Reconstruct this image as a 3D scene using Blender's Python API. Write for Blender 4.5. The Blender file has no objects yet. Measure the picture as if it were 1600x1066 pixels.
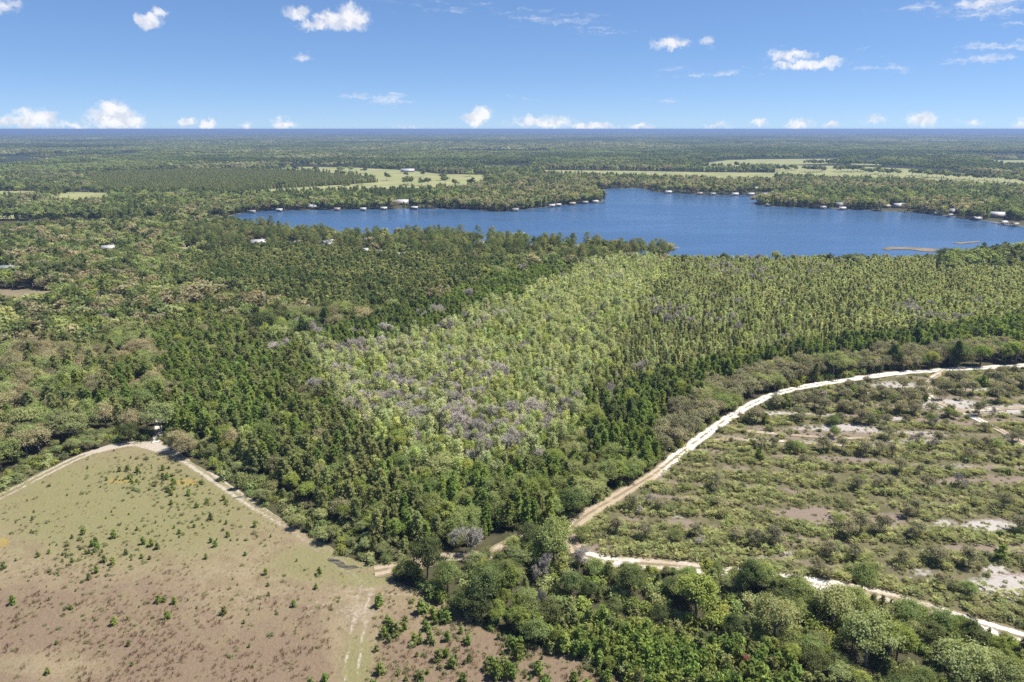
import bpy, math, random
import numpy as np
from mathutils import Vector
from mathutils.geometry import delaunay_2d_cdt

SC = bpy.context.scene
COL = SC.collection
R = math.radians
rng = np.random.default_rng(7)

# ------------------------------------------------------------------ camera, sky, sun, exposure
H = 90.0                       # flying height of the camera, metres
PITCH = R(17.25)
FPX = 1067.0                   # focal length in pixels of the 1600 wide photograph
cam = bpy.data.objects.new('camera', bpy.data.cameras.new('camera'))
COL.objects.link(cam)
cam.location = (0, 0, H)
cam.rotation_euler = (R(90) - PITCH, 0, 0)
cam.data.sensor_width = 36.0
cam.data.lens = 36.0 * FPX / 1600.0
cam.data.clip_start = 0.5
cam.data.clip_end = 200000.0
SC.camera = cam

SUN_EL = R(60.0)
SUN_AZ = R(76.0)               # clockwise from the viewing direction (+Y)
SKY_STRENGTH = 0.074
sun = bpy.data.objects.new('sun', bpy.data.lights.new('sun', 'SUN'))
COL.objects.link(sun)
sun.data.energy = 4.9
sun.data.angle = R(0.53)
sun.data.color = (1.0, 0.955, 0.88)
sd = Vector((math.sin(SUN_AZ) * math.cos(SUN_EL), math.cos(SUN_AZ) * math.cos(SUN_EL), math.sin(SUN_EL)))
sun.rotation_euler = (-sd).to_track_quat('-Z', 'Y').to_euler()
sun.location = (300, 100, 400)

SC.view_settings.view_transform = 'Standard'
SC.view_settings.look = 'None'
SC.view_settings.exposure = 0.92
SC.view_settings.gamma = 1.0
SC.view_settings.use_curve_mapping = False
SC.render.engine = 'CYCLES'
SC.cycles.max_bounces = 5
SC.cycles.diffuse_bounces = 4
SC.cycles.glossy_bounces = 2
SC.cycles.transmission_bounces = 3
SC.cycles.volume_bounces = 0
SC.cycles.transparent_max_bounces = 8
SC.cycles.use_denoising = False
SC.cycles.caustics_reflective = False
SC.cycles.caustics_refractive = False


def ray(px, py):
    u = (px - 800.0) / FPX
    v = (533.0 - py) / FPX
    c, s = math.cos(PITCH), math.sin(PITCH)
    return np.array([u, c + v * s, -s + v * c])


def P(px, py):
    """pixel of the photograph -> point on the ground"""
    d = ray(px, py)
    t = -H / d[2]
    return (d[0] * t, d[1] * t)


def pix(x, y, z=0.0):
    """ground point(s) -> pixel of the photograph"""
    c, s = math.cos(PITCH), math.sin(PITCH)
    dz = z - H
    f = y * c - dz * s
    up = y * s + dz * c
    f = np.where(f > 1e-3, f, 1e-3)
    return 800.0 + FPX * x / f, 533.0 - FPX * up / f


class NT:
    """small helper around a node tree"""
    def __init__(self, tree):
        self.t = tree
        tree.nodes.clear()

    def n(self, kind, _in=None, **props):
        nd = self.t.nodes.new(kind)
        for k, v in props.items():
            setattr(nd, k, v)
        for k, v in (_in or {}).items():
            s = nd.inputs[k]
            if hasattr(v, 'is_output'):
                self.t.links.new(v, s)
            else:
                s.default_value = v
        return nd

    def math(self, op, a, b=0.0, clamp=False):
        return self.n('ShaderNodeMath', {0: a, 1: b}, operation=op, use_clamp=clamp).outputs[0]

    def vmath(self, op, a, b=(0, 0, 0)):
        nd = self.n('ShaderNodeVectorMath', {0: a}, operation=op)
        if op == 'SCALE':
            if hasattr(b, 'is_output'):
                self.t.links.new(b, nd.inputs['Scale'])
            else:
                nd.inputs['Scale'].default_value = b
        elif op not in ('LENGTH', 'NORMALIZE'):
            if hasattr(b, 'is_output'):
                self.t.links.new(b, nd.inputs[1])
            else:
                nd.inputs[1].default_value = b
        return nd.outputs['Value'] if op == 'LENGTH' else nd.outputs[0]

    def mix(self, f, a, b, blend='MIX'):
        nd = self.n('ShaderNodeMix', data_type='RGBA', blend_type=blend)
        for i, v in ((0, f), (6, a), (7, b)):
            if hasattr(v, 'is_output'):
                self.t.links.new(v, nd.inputs[i])
            else:
                nd.inputs[i].default_value = (tuple(v) + (1.0,))[:4] if i else v
        return nd.outputs[2]

    def noise(self, vec, scale, detail=4.0, rough=0.55, dist=0.0):
        return self.n('ShaderNodeTexNoise', {'Vector': vec, 'Scale': scale, 'Detail': detail, 'Roughness': rough, 'Distortion': dist}).outputs[0]

    def ramp(self, f, lo, hi):
        return self.n('ShaderNodeMapRange', {0: f, 1: lo, 2: hi, 3: 0.0, 4: 1.0}, interpolation_type='SMOOTHSTEP', clamp=True).outputs[0]


# ---- world: physical sky, with the clouds of the day in it
W = bpy.data.worlds.new('World')
SC.world = W
W.use_nodes = True
w = NT(W.node_tree)
sky = w.n('ShaderNodeTexSky', sky_type='NISHITA', sun_disc=False, sun_elevation=SUN_EL, sun_rotation=SUN_AZ,
          altitude=0.0, air_density=0.5, dust_density=0.0, ozone_density=6.0)
skyc = w.mix(1.0, sky.outputs[0], (.15, .15, .15), 'MULTIPLY')
skyc = w.n('ShaderNodeGamma', {'Color': skyc, 'Gamma': 0.6}).outputs[0]
skyc = w.n('ShaderNodeHueSaturation', {'Color': skyc, 'Saturation': 1.12, 'Value': 1.0}).outputs[0]
skyc = w.mix(1.0, skyc, (4.3, 5.1, 6.25), 'MULTIPLY')
bg_sky = w.n('ShaderNodeBackground', {'Color': skyc, 'Strength': SKY_STRENGTH})
gen = w.n('ShaderNodeTexCoord').outputs['Generated']
sx = w.n('ShaderNodeSeparateXYZ', {0: gen})
az = w.math('ARCTAN2', sx.outputs[0], sx.outputs[1])
el = w.math('ARCSINE', sx.outputs[2])
q = w.n('ShaderNodeCombineXYZ', {0: az, 1: el}).outputs[0]


def cloud_dir(px, py):
    d = ray(px, py)
    d = d / np.linalg.norm(d)
    return math.atan2(d[0], d[1]), math.asin(d[2])


def cloud_field(vec, clouds):
    out = None
    for (px, py, hw, hh, op) in clouds:
        a, e = cloud_dir(px, py)
        d = w.vmath('SUBTRACT', vec, (a, e, 0))
        d = w.vmath('MULTIPLY', d, (FPX / hw, FPX / hh, 0))
        l = w.vmath('LENGTH', d)
        v = w.math('MULTIPLY', w.math('SUBTRACT', 1.0, l), op)
        out = v if out is None else w.math('MAXIMUM', out, v)
    return out


warp = w.n('ShaderNodeTexNoise', {'Vector': q, 'Scale': 55.0, 'Detail': 5.0, 'Roughness': 0.65}).outputs['Color']
warp = w.vmath('SCALE', w.vmath('SUBTRACT', warp, (0.5, 0.5, 0.5)), 0.030)
qw = w.vmath('ADD', q, warp)
puffs = [(231, 33, 22, 11, .95), (246, 20, 15, 10, .9), (465, 20, 26, 12, .9), (520, 30, 34, 16, 1.1), (545, 28, 34, 22, 1.2), (497, 40, 40, 10, .8),
         (178, 188, 42, 22, 1.2), (177, 176, 24, 20, 1.2), (205, 191, 20, 12, 1), (60, 185, 30, 14, 1), (40, 193, 50, 10, .9), (120, 198, 30, 7, .8),
         (5, 196, 20, 10, .8), (293, 191, 15, 9, 1), (324, 192, 12, 9, 1), (432, 186, 14, 5, .6), (448, 195, 26, 8, 1), (383, 200, 10, 6, .8),
         (745, 184, 28, 16, 1.1), (757, 178, 14, 14, 1), (845, 191, 62, 11, .95), (920, 198, 66, 8, .95), (1000, 198, 26, 6, .9),
         (1047, 69, 34, 12, .95), (1105, 66, 15, 9, .8), (475, 90, 18, 8, .55), (1187, 194, 18, 6, .9), (1245, 193, 24, 10, .8), (1301, 194, 13, 6, .9),
         (1368, 189, 20, 9, .7), (1438, 185, 22, 12, .95), (1520, 190, 22, 6, .6), (1120, 197, 26, 5, .7), (5, 6, 26, 14, .7),
         (1235, 88, 46, 10, .9), (1260, 102, 62, 9, 1.0), (1290, 97, 30, 9, .9), (640, 198, 30, 5, .5), (1590, 193, 22, 6, .6)]
fine = w.noise(qw, 90.0, 6.0, 0.62)
cum = w.math('ADD', cloud_field(qw, puffs), w.math('MULTIPLY', w.math('SUBTRACT', fine, 0.5), 1.1))
cum = w.ramp(cum, 0.06, 0.78)
qs = w.vmath('MULTIPLY', q, (1.0, 5.5, 1.0))
streak = w.noise(w.vmath('ADD', qs, w.vmath('SCALE', warp, 2.0)), 26.0, 6.0, 0.62)
wisps = [(610, 156, 62, 14, 1), (560, 152, 90, 9, .6), (860, 30, 120, 22, .6), (930, 48, 80, 14, .55), (690, 12, 120, 16, .5), (1130, 115, 150, 12, .55), (1060, 107, 70, 10, .5),
         (1520, 8, 150, 13, .9), (1560, 20, 100, 8, 1), (1530, 91, 56, 9, 1), (1570, 71, 70, 8, 1), (1385, 108, 60, 7, .8), (1365, 84, 50, 10, .45), (1500, 66, 30, 12, .4),
         (800, 155, 60, 7, .5), (1040, 157, 60, 7, .4), (1210, 72, 60, 6, .5), (1590, 36, 40, 5, .9), (445, 183, 30, 6, .5), (60, 196, 150, 10, .6), (860, 186, 90, 10, .6)]
cir = w.math('ADD', cloud_field(w.vmath('ADD', q, w.vmath('SCALE', warp, 0.7)), wisps), w.math('MULTIPLY', w.math('SUBTRACT', streak, 0.58), 2.4))
cir = w.math('MULTIPLY', w.ramp(cir, 0.12, 1.1), 0.72)
shade = w.noise(w.vmath('ADD', qw, (0.004, 0.006, 0)), 70.0, 4.0, 0.5)
ccol = w.mix(w.ramp(shade, 0.36, 0.6), (0.50, 0.52, 0.58), (0.70, 0.69, 0.69))
bg_cl = w.n('ShaderNodeBackground', {'Color': ccol, 'Strength': 0.80})
fac = w.math('MAXIMUM', w.math('MULTIPLY', cum, 0.86), cir)
mx = w.n('ShaderNodeMixShader', {0: fac, 1: bg_sky.outputs[0], 2: bg_cl.outputs[0]})
w.n('ShaderNodeOutputWorld', {0: mx.outputs[0]})

# ------------------------------------------------------------------ small numeric helpers
def vnoise(x, y, seed=0):
    xi = np.floor(x).astype(np.int64); yi = np.floor(y).astype(np.int64)
    fx = x - xi; fy = y - yi
    fx = fx * fx * (3 - 2 * fx); fy = fy * fy * (3 - 2 * fy)

    def h(a, b):
        n = (a * 374761393 + b * 668265263 + seed * 144269504) & 0xFFFFFFFF
        n = ((n ^ (n >> 13)) * 1274126177) & 0xFFFFFFFF
        n = n ^ (n >> 16)
        return (n & 0xFFFF) / 65535.0
    a = h(xi, yi) * (1 - fx) + h(xi + 1, yi) * fx
    b = h(xi, yi + 1) * (1 - fx) + h(xi + 1, yi + 1) * fx
    return a * (1 - fy) + b * fy


def fbm(x, y, scale, seed=0, octs=4):
    s = 0.0; amp = 0.5; tot = 0.0
    for o in range(octs):
        s = s + amp * vnoise(x / scale * 2 ** o + 17.3 * o, y / scale * 2 ** o - 9.1 * o, seed + o)
        tot += amp; amp *= 0.55
    return s / tot


def inpoly(px, py, poly):
    px = np.asarray(px); py = np.asarray(py)
    r = np.zeros(px.shape, bool)
    n = len(poly)
    j = n - 1
    for i in range(n):
        xi, yi = poly[i]; xj, yj = poly[j]
        c = ((yi > py) != (yj > py)) & (px < (xj - xi) * (py - yi) / ((yj - yi) or 1e-9) + xi)
        r ^= c
        j = i
    return r


def dist_line(x, y, pts):
    d = np.full(np.shape(x), 1e9)
    for (ax, ay), (bx, by) in zip(pts[:-1], pts[1:]):
        vx, vy = bx - ax, by - ay
        t = np.clip(((x - ax) * vx + (y - ay) * vy) / (vx * vx + vy * vy + 1e-9), 0, 1)
        d = np.minimum(d, np.hypot(x - ax - t * vx, y - ay - t * vy))
    return d


def blob(px, py, cx, cy, rx, ry):
    d = np.hypot((px - cx) / rx, (py - cy) / ry)
    return np.clip(1.4 - d, 0, 1)


def smooth(pts, n=8):
    out = []
    p = [np.array(a, float) for a in pts]
    p = [2 * p[0] - p[1]] + p + [2 * p[-1] - p[-2]]
    for i in range(1, len(p) - 2):
        for k in range(n):
            t = k / n
            out.append(0.5 * ((2 * p[i]) + (-p[i - 1] + p[i + 1]) * t + (2 * p[i - 1] - 5 * p[i] + 4 * p[i + 1] - p[i + 2]) * t * t
                              + (-p[i - 1] + 3 * p[i] - 3 * p[i + 1] + p[i + 2]) * t ** 3))
    out.append(p[-2])
    return [tuple(a) for a in out]


# ------------------------------------------------------------------ mesh building
def build_mesh(name, V, faces, mats=(), midx=None, attrs=None, smooth_shade=False):
    """faces: list of int arrays (n,k); one material index per array in midx"""
    me = bpy.data.meshes.new(name)
    V = np.asarray(V, np.float32)
    me.vertices.add(len(V))
    me.vertices.foreach_set('co', V.ravel())
    nl = sum(f.size for f in faces); nf = sum(len(f) for f in faces)
    me.loops.add(nl)
    me.loops.foreach_set('vertex_index', np.concatenate([f.ravel() for f in faces]).astype(np.int32))
    me.polygons.add(nf)
    st = []; o = 0; mi = []
    for k, f in enumerate(faces):
        st.append(o + np.arange(len(f)) * f.shape[1]); o += f.size
        mi.append(np.full(len(f), midx[k] if midx else 0))
    me.polygons.foreach_set('loop_start', np.concatenate(st).astype(np.int32))
    me.polygons.foreach_set('material_index', np.concatenate(mi).astype(np.int32))
    if smooth_shade:
        me.polygons.foreach_set('use_smooth', np.ones(nf, bool))
    for m in mats:
        me.materials.append(m)
    for k, v in (attrs or {}).items():
        a = me.attributes.new(k, 'FLOAT', 'POINT')
        a.data.foreach_set('value', np.asarray(v, np.float32))
    me.update(calc_edges=True)
    return me


def link(name, data, parent=None, **props):
    o = bpy.data.objects.new(name, data)
    COL.objects.link(o)
    if parent is not None:
        o.parent = parent
    for k, v in props.items():
        o[k] = v
    return o


class Geo:
    """collects tubes, boxes and leaves"""
    def __init__(self):
        self.V = []; self.T = []; self.Q = []; self.n = 0; self.v = []

    def add(self, V, T=None, Q=None, v=0.5):
        V = np.asarray(V, float)
        if T is not None and len(T):
            self.T.append(np.asarray(T, int) + self.n)
        if Q is not None and len(Q):
            self.Q.append(np.asarray(Q, int) + self.n)
        self.V.append(V); self.n += len(V)
        self.v.append(np.broadcast_to(np.asarray(v, float), (len(V),)))

    def tube(self, pts, rad, k=5):
        pts = np.asarray(pts, float)
        m = len(pts)
        V = []
        for i in range(m):
            d = pts[min(i + 1, m - 1)] - pts[max(i - 1, 0)]
            d = d / (np.linalg.norm(d) + 1e-9)
            a = np.cross(d, (0.31, 0.95, 0.05) if abs(d[2]) > .5 else (0, 0, 1)); a /= np.linalg.norm(a) + 1e-9
            b = np.cross(d, a)
            for j in range(k):
                t = 2 * math.pi * j / k
                V.append(pts[i] + rad[i] * (math.cos(t) * a + math.sin(t) * b))
        Q = [(i * k + j, i * k + (j + 1) % k, (i + 1) * k + (j + 1) % k, (i + 1) * k + j) for i in range(m - 1) for j in range(k)]
        self.add(V, Q=Q)

    def box(self, x0, y0, z0, x1, y1, z1):
        V = [(x0, y0, z0), (x1, y0, z0), (x1, y1, z0), (x0, y1, z0), (x0, y0, z1), (x1, y0, z1), (x1, y1, z1), (x0, y1, z1)]
        self.add(V, Q=[(0, 3, 2, 1), (4, 5, 6, 7), (0, 1, 5, 4), (1, 2, 6, 5), (2, 3, 7, 6), (3, 0, 4, 7)])

    def leaves(self, c, nrm, size, g, aspect=0.6, v=None):
        n = len(c)
        nrm = nrm + g.normal(0, 0.65, (n, 3))
        nrm /= np.linalg.norm(nrm, axis=1)[:, None] + 1e-9
        a = np.cross(nrm, g.normal(0, 1, (n, 3))); a /= np.linalg.norm(a, axis=1)[:, None] + 1e-9
        b = np.cross(nrm, a)
        s = (size * g.uniform(0.65, 1.25, n))[:, None]
        bend = nrm * s * 0.22
        V = np.stack([c - a * s - bend, c + b * s * aspect, c + a * s - bend, c - b * s * aspect], 1).reshape(-1, 3)
        Q = np.arange(4 * n).reshape(n, 4)
        self.add(V, Q=Q, v=np.repeat(g.random(n) if v is None else v, 4))

    def needles(self, c, d, L, wd, g, k=5):
        """star tufts of k narrow blades round direction d"""
        n = len(c)
        c = np.repeat(c, k, 0); d = np.repeat(d, k, 0)
        dd = d + g.normal(0, 0.75, c.shape)
        dd /= np.linalg.norm(dd, axis=1)[:, None] + 1e-9
        a = np.cross(dd, g.normal(0, 1, c.shape)); a /= np.linalg.norm(a, axis=1)[:, None] + 1e-9
        l = (L * g.uniform(0.7, 1.2, len(c)))[:, None]
        V = np.stack([c - a * wd - dd * l * .1, c + a * wd - dd * l * .1, c + dd * l], 1).reshape(-1, 3)
        self.add(V, T=np.arange(3 * len(c)).reshape(-1, 3), v=np.repeat(np.repeat(g.random(n), k), 3))

    def arrays(self):
        V = np.concatenate(self.V); v = np.concatenate(self.v)
        F = []
        if self.T: F.append(np.concatenate(self.T))
        if self.Q: F.append(np.concatenate(self.Q))
        return V, F, v

    def mesh(self, name, mat):
        V, F, v = self.arrays()
        return build_mesh(name, V, F, [mat], [0] * len(F), {'v': v})


def join_mesh(name, parts):
    Vs = []; Fs = []; mi = []; vs = []; o = 0; mats = []
    for g, m in parts:
        V, F, v = g.arrays()
        for f in F:
            Fs.append(f + o); mi.append(len(mats))
        Vs.append(V); vs.append(v); o += len(V); mats.append(m)
    return build_mesh(name, np.concatenate(Vs), Fs, mats, mi, {'v': np.concatenate(vs)})


# ------------------------------------------------------------------ materials
def new_mat(name):
    m = bpy.data.materials.new(name)
    m.use_nodes = True
    return m, NT(m.node_tree)


def leaf_mat(name, a, b, trans=0.45, gain=2.3):
    wt = (1.04, 1.0, .97)
    a = tuple(x * gain * k_ for x, k_ in zip(a, wt)); b = tuple(x * gain * k_ for x, k_ in zip(b, wt))
    m, t = new_mat(name)
    oi = t.n('ShaderNodeObjectInfo')
    at = t.n('ShaderNodeAttribute', attribute_name='v')
    r = oi.outputs['Random']
    f = t.math('ADD', t.math('MULTIPLY', r, 0.62), t.math('MULTIPLY', at.outputs['Fac'], 0.38))
    c = t.mix(f, a, b)
    r2 = t.math('FRACT', t.math('MULTIPLY', r, 17.37))
    r3 = t.math('FRACT', t.math('MULTIPLY', r, 71.9))
    val = t.math('ADD', t.math('MULTIPLY', r2, 0.45), 0.78)
    hue = t.math('ADD', t.math('MULTIPLY', r3, 0.035), 0.4825)
    c = t.n('ShaderNodeHueSaturation', {'Color': c, 'Hue': hue, 'Value': val, 'Saturation': 0.88}).outputs[0]
    d = t.n('ShaderNodeBsdfDiffuse', {'Color': c})
    tc = t.mix(1.0, c, (1.2, 1.15, 0.65), 'MULTIPLY')
    tr = t.n('ShaderNodeBsdfTranslucent', {'Color': tc})
    s = t.n('ShaderNodeMixShader', {0: trans, 1: d.outputs[0], 2: tr.outputs[0]})
    t.n('ShaderNodeOutputMaterial', {0: s.outputs[0]})
    return m


def plain_mat(name, c, rough=0.8, var=0.25, scale=3.0, metallic=0.0):
    m, t = new_mat(name)
    g = t.n('ShaderNodeTexCoord').outputs['Object']
    nz = t.noise(g, scale, 5.0, 0.6)
    col = t.mix(t.ramp(nz, 0.3, 0.7), tuple(x * (1 - var) for x in c), tuple(min(1, x * (1 + var)) for x in c))
    b = t.n('ShaderNodeBsdfPrincipled', {'Base Color': col, 'Roughness': rough, 'Metallic': metallic})
    t.n('ShaderNodeOutputMaterial', {0: b.outputs[0]})
    return m


M = {}
for k, a, b in [
    ('pine_dark', (.047, .066, .021), (.076, .099, .029)),
    ('pine_green', (.066, .100, .018), (.116, .152, .028)),
    ('pine_olive', (.080, .098, .032), (.126, .140, .050)),
    ('pine_pale', (.112, .130, .046), (.168, .180, .074)),
    ('oak_dark', (.046, .061, .021), (.080, .096, .033)),
    ('leaf_green', (.080, .106, .033), (.132, .158, .052)),
    ('leaf_fresh', (.096, .126, .024), (.155, .182, .036)),
    ('leaf_spring', (.132, .168, .048), (.195, .220, .078)),
    ('leaf_cypress', (.128, .152, .070), (.188, .205, .105)),
    ('leaf_tan', (.150, .148, .080), (.215, .195, .115)),
    ('leaf_grey', (.098, .102, .062), (.148, .140, .092)),
    ('leaf_moss', (.108, .130, .052), (.165, .180, .076)),
    ('leaf_palmetto', (.090, .110, .034), (.155, .160, .058)),
    ('leaf_heath', (.066, .083, .034), (.128, .128, .060)),
    ('leaf_red', (.110, .020, .022), (.160, .035, .035)),
    ('grass_tan', (.270, .215, .120), (.370, .300, .170)),
    ('grass_red', (.200, .135, .095), (.290, .200, .145)),
    ('grass_green', (.170, .180, .070), (.250, .250, .105)),
    ('reed', (.24, .21, .10), (.33, .29, .15)),
]:
    M[k] = leaf_mat(k, a, b, gain=1.0 if k.startswith('grass') or k == 'reed' else 2.75 if k in ('leaf_spring', 'leaf_cypress', 'pine_pale') else 1.85 if k == 'leaf_tan' else 2.1 if k == 'leaf_fresh' else 2.75 if k in ('leaf_palmetto', 'leaf_heath') else 2.4)
M['bark'] = plain_mat('bark', (.13, .10, .075), 0.9, 0.35, 2.0)
M['bark_pine'] = plain_mat('bark_pine', (.16, .105, .07), 0.9, 0.35, 2.0)
M['bark_grey'] = plain_mat('bark_grey', (.27, .255, .24), 0.9, 0.22, 1.5)
M['twig_grey'] = leaf_mat('twig_grey', (.37, .345, .30), (.50, .465, .41), 0.06, 1.0)


def ground_mat(name, build):
    m, t = new_mat(name)
    pos = t.n('ShaderNodeNewGeometry').outputs['Position']
    c, bump = build(t, pos)
    c = t.mix(1.0, c, (.90, .90, .90) if name == 'pale_sand' else (.62, .62, .62), 'MULTIPLY')
    b = t.n('ShaderNodeBsdfPrincipled', {'Base Color': c, 'Roughness': 0.95, 'Specular IOR Level': 0.15})
    if bump is not None:
        bn = t.n('ShaderNodeBump', {'Height': bump, 'Strength': 0.9, 'Distance': 0.35})
        t.t.links.new(bn.outputs[0], b.inputs['Normal'])
    t.n('ShaderNodeOutputMaterial', {0: b.outputs[0]})
    return m


def attr(t, k):
    return t.n('ShaderNodeAttribute', attribute_name=k).outputs['Fac']


def g_forest(t, p):
    n1 = t.noise(p, 0.12, 6, 0.65); n2 = t.noise(p, 0.0011, 6, 0.6); n3 = t.noise(p, 0.9, 4, 0.6)
    near = t.mix(t.ramp(n1, .35, .65), (.070, .066, .036), (.105, .10, .045))
    near = t.mix(t.math('MULTIPLY', t.ramp(n3, .5, .75), .5), near, (.14, .115, .075))
    far = t.mix(t.ramp(n2, .35, .65), (.040, .058, .026), (.068, .080, .038))
    ln = t.vmath('LENGTH', p)
    return t.mix(t.ramp(ln, 700.0, 2500.0), near, far), n1


def g_field(t, p):
    n1 = t.noise(p, 0.22, 6, 0.62); n2 = t.noise(p, 1.3, 5, 0.65); n3 = t.noise(p, 0.07, 4, 0.55); n4 = t.noise(p, 4.0, 3, 0.6)
    base = t.mix(t.ramp(n1, .35, .68), (.285, .22, .13), (.40, .32, .20))
    g = t.ramp(t.math('ADD', attr(t, 'green'), t.math('MULTIPLY', t.math('SUBTRACT', n1, .5), 1.1)), .25, .85)
    base = t.mix(t.math('MULTIPLY', g, .85), base, t.mix(n2, (.215, .215, .085), (.33, .305, .14)))
    r = t.ramp(t.math('ADD', attr(t, 'red'), t.math('MULTIPLY', t.math('SUBTRACT', n1, .5), 3.2)), .3, .8)
    base = t.mix(t.math('MULTIPLY', r, .85), base, t.mix(n2, (.17, .118, .078), (.335, .24, .165)))
    y = t.ramp(t.math('ADD', attr(t, 'yellow'), t.math('MULTIPLY', t.math('SUBTRACT', n1, .5), .8)), .45, .9)
    base = t.mix(t.math('MULTIPLY', y, .75), base, (.42, .31, .085))
    base = t.mix(t.math('MULTIPLY', t.ramp(n2, .52, .72), .6), base, (.17, .13, .085))
    base = t.mix(t.math('MULTIPLY', t.ramp(n4, .52, .75), .5), base, (.48, .40, .28))
    s = t.ramp(t.math('ADD', attr(t, 'sand'), t.math('MULTIPLY', t.math('SUBTRACT', n2, .5), .9)), .38, .8)
    base = t.mix(s, base, t.mix(n2, (.47, .40, .31), (.66, .59, .50)))
    return base, n2


def g_scrub(t, p):
    n1 = t.noise(p, 0.16, 6, 0.65); n2 = t.noise(p, 1.1, 5, 0.65)
    base = t.mix(t.ramp(n1, .35, .65), (.15, .142, .065), (.225, .195, .11))
    base = t.mix(t.math('MULTIPLY', t.ramp(n2, .5, .72), .6), base, (.105, .10, .045))
    b = t.ramp(t.math('ADD', attr(t, 'brown'), t.math('MULTIPLY', t.math('SUBTRACT', n1, .5), 1.3)), .35, .8)
    base = t.mix(b, base, t.mix(n2, (.24, .18, .135), (.37, .295, .235)))
    s = t.ramp(t.math('ADD', attr(t, 'sand'), t.math('MULTIPLY', t.math('SUBTRACT', n2, .5), 1.2)), .35, .8)
    base = t.mix(s, base, t.mix(n1, (.46, .41, .37), (.66, .61, .57)))
    return base, n2


def g_pasture(t, p):
    n1 = t.noise(p, 0.02, 5, 0.6); n2 = t.noise(p, 0.2, 4, 0.6)
    b = t.mix(t.ramp(n1, .35, .65), (.31, .33, .13), (.42, .41, .18))
    return t.mix(t.math('MULTIPLY', t.ramp(n2, .5, .75), .35), b, (.36, .32, .18)), None


def g_clear(t, p):
    n1 = t.noise(p, 0.08, 5, 0.6); n2 = t.noise(p, 0.5, 4, 0.6)
    b = t.mix(t.ramp(n1, .35, .65), (.22, .18, .115), (.33, .26, .17))
    return t.mix(t.math('MULTIPLY', t.ramp(n2, .5, .75), .5), b, (.16, .17, .07)), n2


def g_sand(t, p):
    n1 = t.noise(p, 0.35, 6, 0.65); n2 = t.noise(p, 2.2, 5, 0.65); n3 = t.noise(p, .05, 3, .5)
    u = attr(t, 'cross')                     # 0 on the axis, 1 at the edge
    white = attr(t, 'white')
    ce = t.mix(n2, (.60, .545, .475), (.74, .69, .63))
    br = t.mix(n2, (.33, .255, .18), (.46, .37, .275))
    c = t.mix(t.ramp(t.math('ADD', white, t.math('MULTIPLY', t.math('SUBTRACT', n1, .5), 1.3)), .25, .85), br, ce)
    rut = t.ramp(t.math('ABSOLUTE', t.math('SUBTRACT', u, .45)), .34, .12)   # two wheel tracks
    verge = t.mix(n1, (.17, .145, .08), (.30, .24, .16))
    k = t.math('ADD', rut, t.math('MULTIPLY', t.math('SUBTRACT', n1, .48), 3.0))
    k = t.math('ADD', k, t.math('MULTIPLY', white, .22))
    k = t.math('SUBTRACT', k, t.math('MULTIPLY', t.ramp(u, .72, 1.0), 1.1))
    return t.mix(t.ramp(k, .1, .6), verge, c), n2


GM = {k: ground_mat(k, f) for k, f in [('forest_floor', g_forest), ('field_grass', g_field), ('scrub_soil', g_scrub), ('pasture_grass', g_pasture),
                                       ('clearing_soil', g_clear), ('pale_sand', g_sand)]}


def water_mat(name, deep, wave):
    m, t = new_mat(name)
    p = t.n('ShaderNodeNewGeometry').outputs['Position']
    a = t.noise(t.vmath('MULTIPLY', p, (1.0, 1.6, 1)), wave, 5, 0.6)
    g = t.noise(t.vmath('MULTIPLY', p, (0.35, 1.0, 1)), 0.014, 4, 0.55, 0.6)
    bn = t.n('ShaderNodeBump', {'Height': a, 'Strength': 0.6, 'Distance': 0.6})
    g2 = t.noise(t.vmath('MULTIPLY', p, (0.12, 1.0, 1)), 0.05, 5, 0.6, 0.4)
    g = t.math('ADD', t.math('MULTIPLY', g, .6), t.math('MULTIPLY', g2, .4))
    t.t.links.new(t.math('ADD', .25, t.math('MULTIPLY', t.ramp(g, .38, .62), .6)), bn.inputs['Strength'])
    ro = t.math('ADD', 0.10, t.math('MULTIPLY', t.ramp(g, .36, .64), .26))
    b = t.n('ShaderNodeBsdfPrincipled', {'Base Color': deep + (1,), 'Roughness': ro, 'IOR': 1.33, 'Normal': bn.outputs[0]})
    t.n('ShaderNodeOutputMaterial', {0: b.outputs[0]})
    return m


M['water'] = water_mat('lake_water', (.040, .088, .175), 0.35)
def g_mud(t, p):
    n1 = t.noise(t.vmath('MULTIPLY', p, (.5, 2.2, 1)), 0.8, 5, 0.65)
    return t.mix(t.ramp(n1, .38, .62), (.055, .058, .062), (.22, .19, .12)), n1


M['mud'] = ground_mat('wet_mud', g_mud)

# ------------------------------------------------------------------ setting: ground sheets, lake, roads
rings = [0, 60, 110, 160, 220, 300, 400, 520, 680, 900, 1200, 1700, 2500, 4000, 6500, 10000, 17000, 30000, 55000]
NS = 96
gv = [(0, 0, 0)]
gf3 = []; gf4 = []
for i, r_ in enumerate(rings[1:]):
    for j in range(NS):
        t_ = 2 * math.pi * j / NS
        gv.append((r_ * math.sin(t_), r_ * math.cos(t_), 0))
for j in range(NS):
    gf3.append((0, 1 + (j + 1) % NS, 1 + j))
for i in range(len(rings) - 2):
    for j in range(NS):
        a = 1 + i * NS; b = 1 + (i + 1) * NS
        gf4.append((a + j, a + (j + 1) % NS, b + (j + 1) % NS, b + j))
link('ground', build_mesh('ground', gv, [np.array(gf3), np.array(gf4)], [GM['forest_floor']], [0, 0]), kind='structure',
     label='flat wooded ground reaching to the horizon', category='ground')


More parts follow.
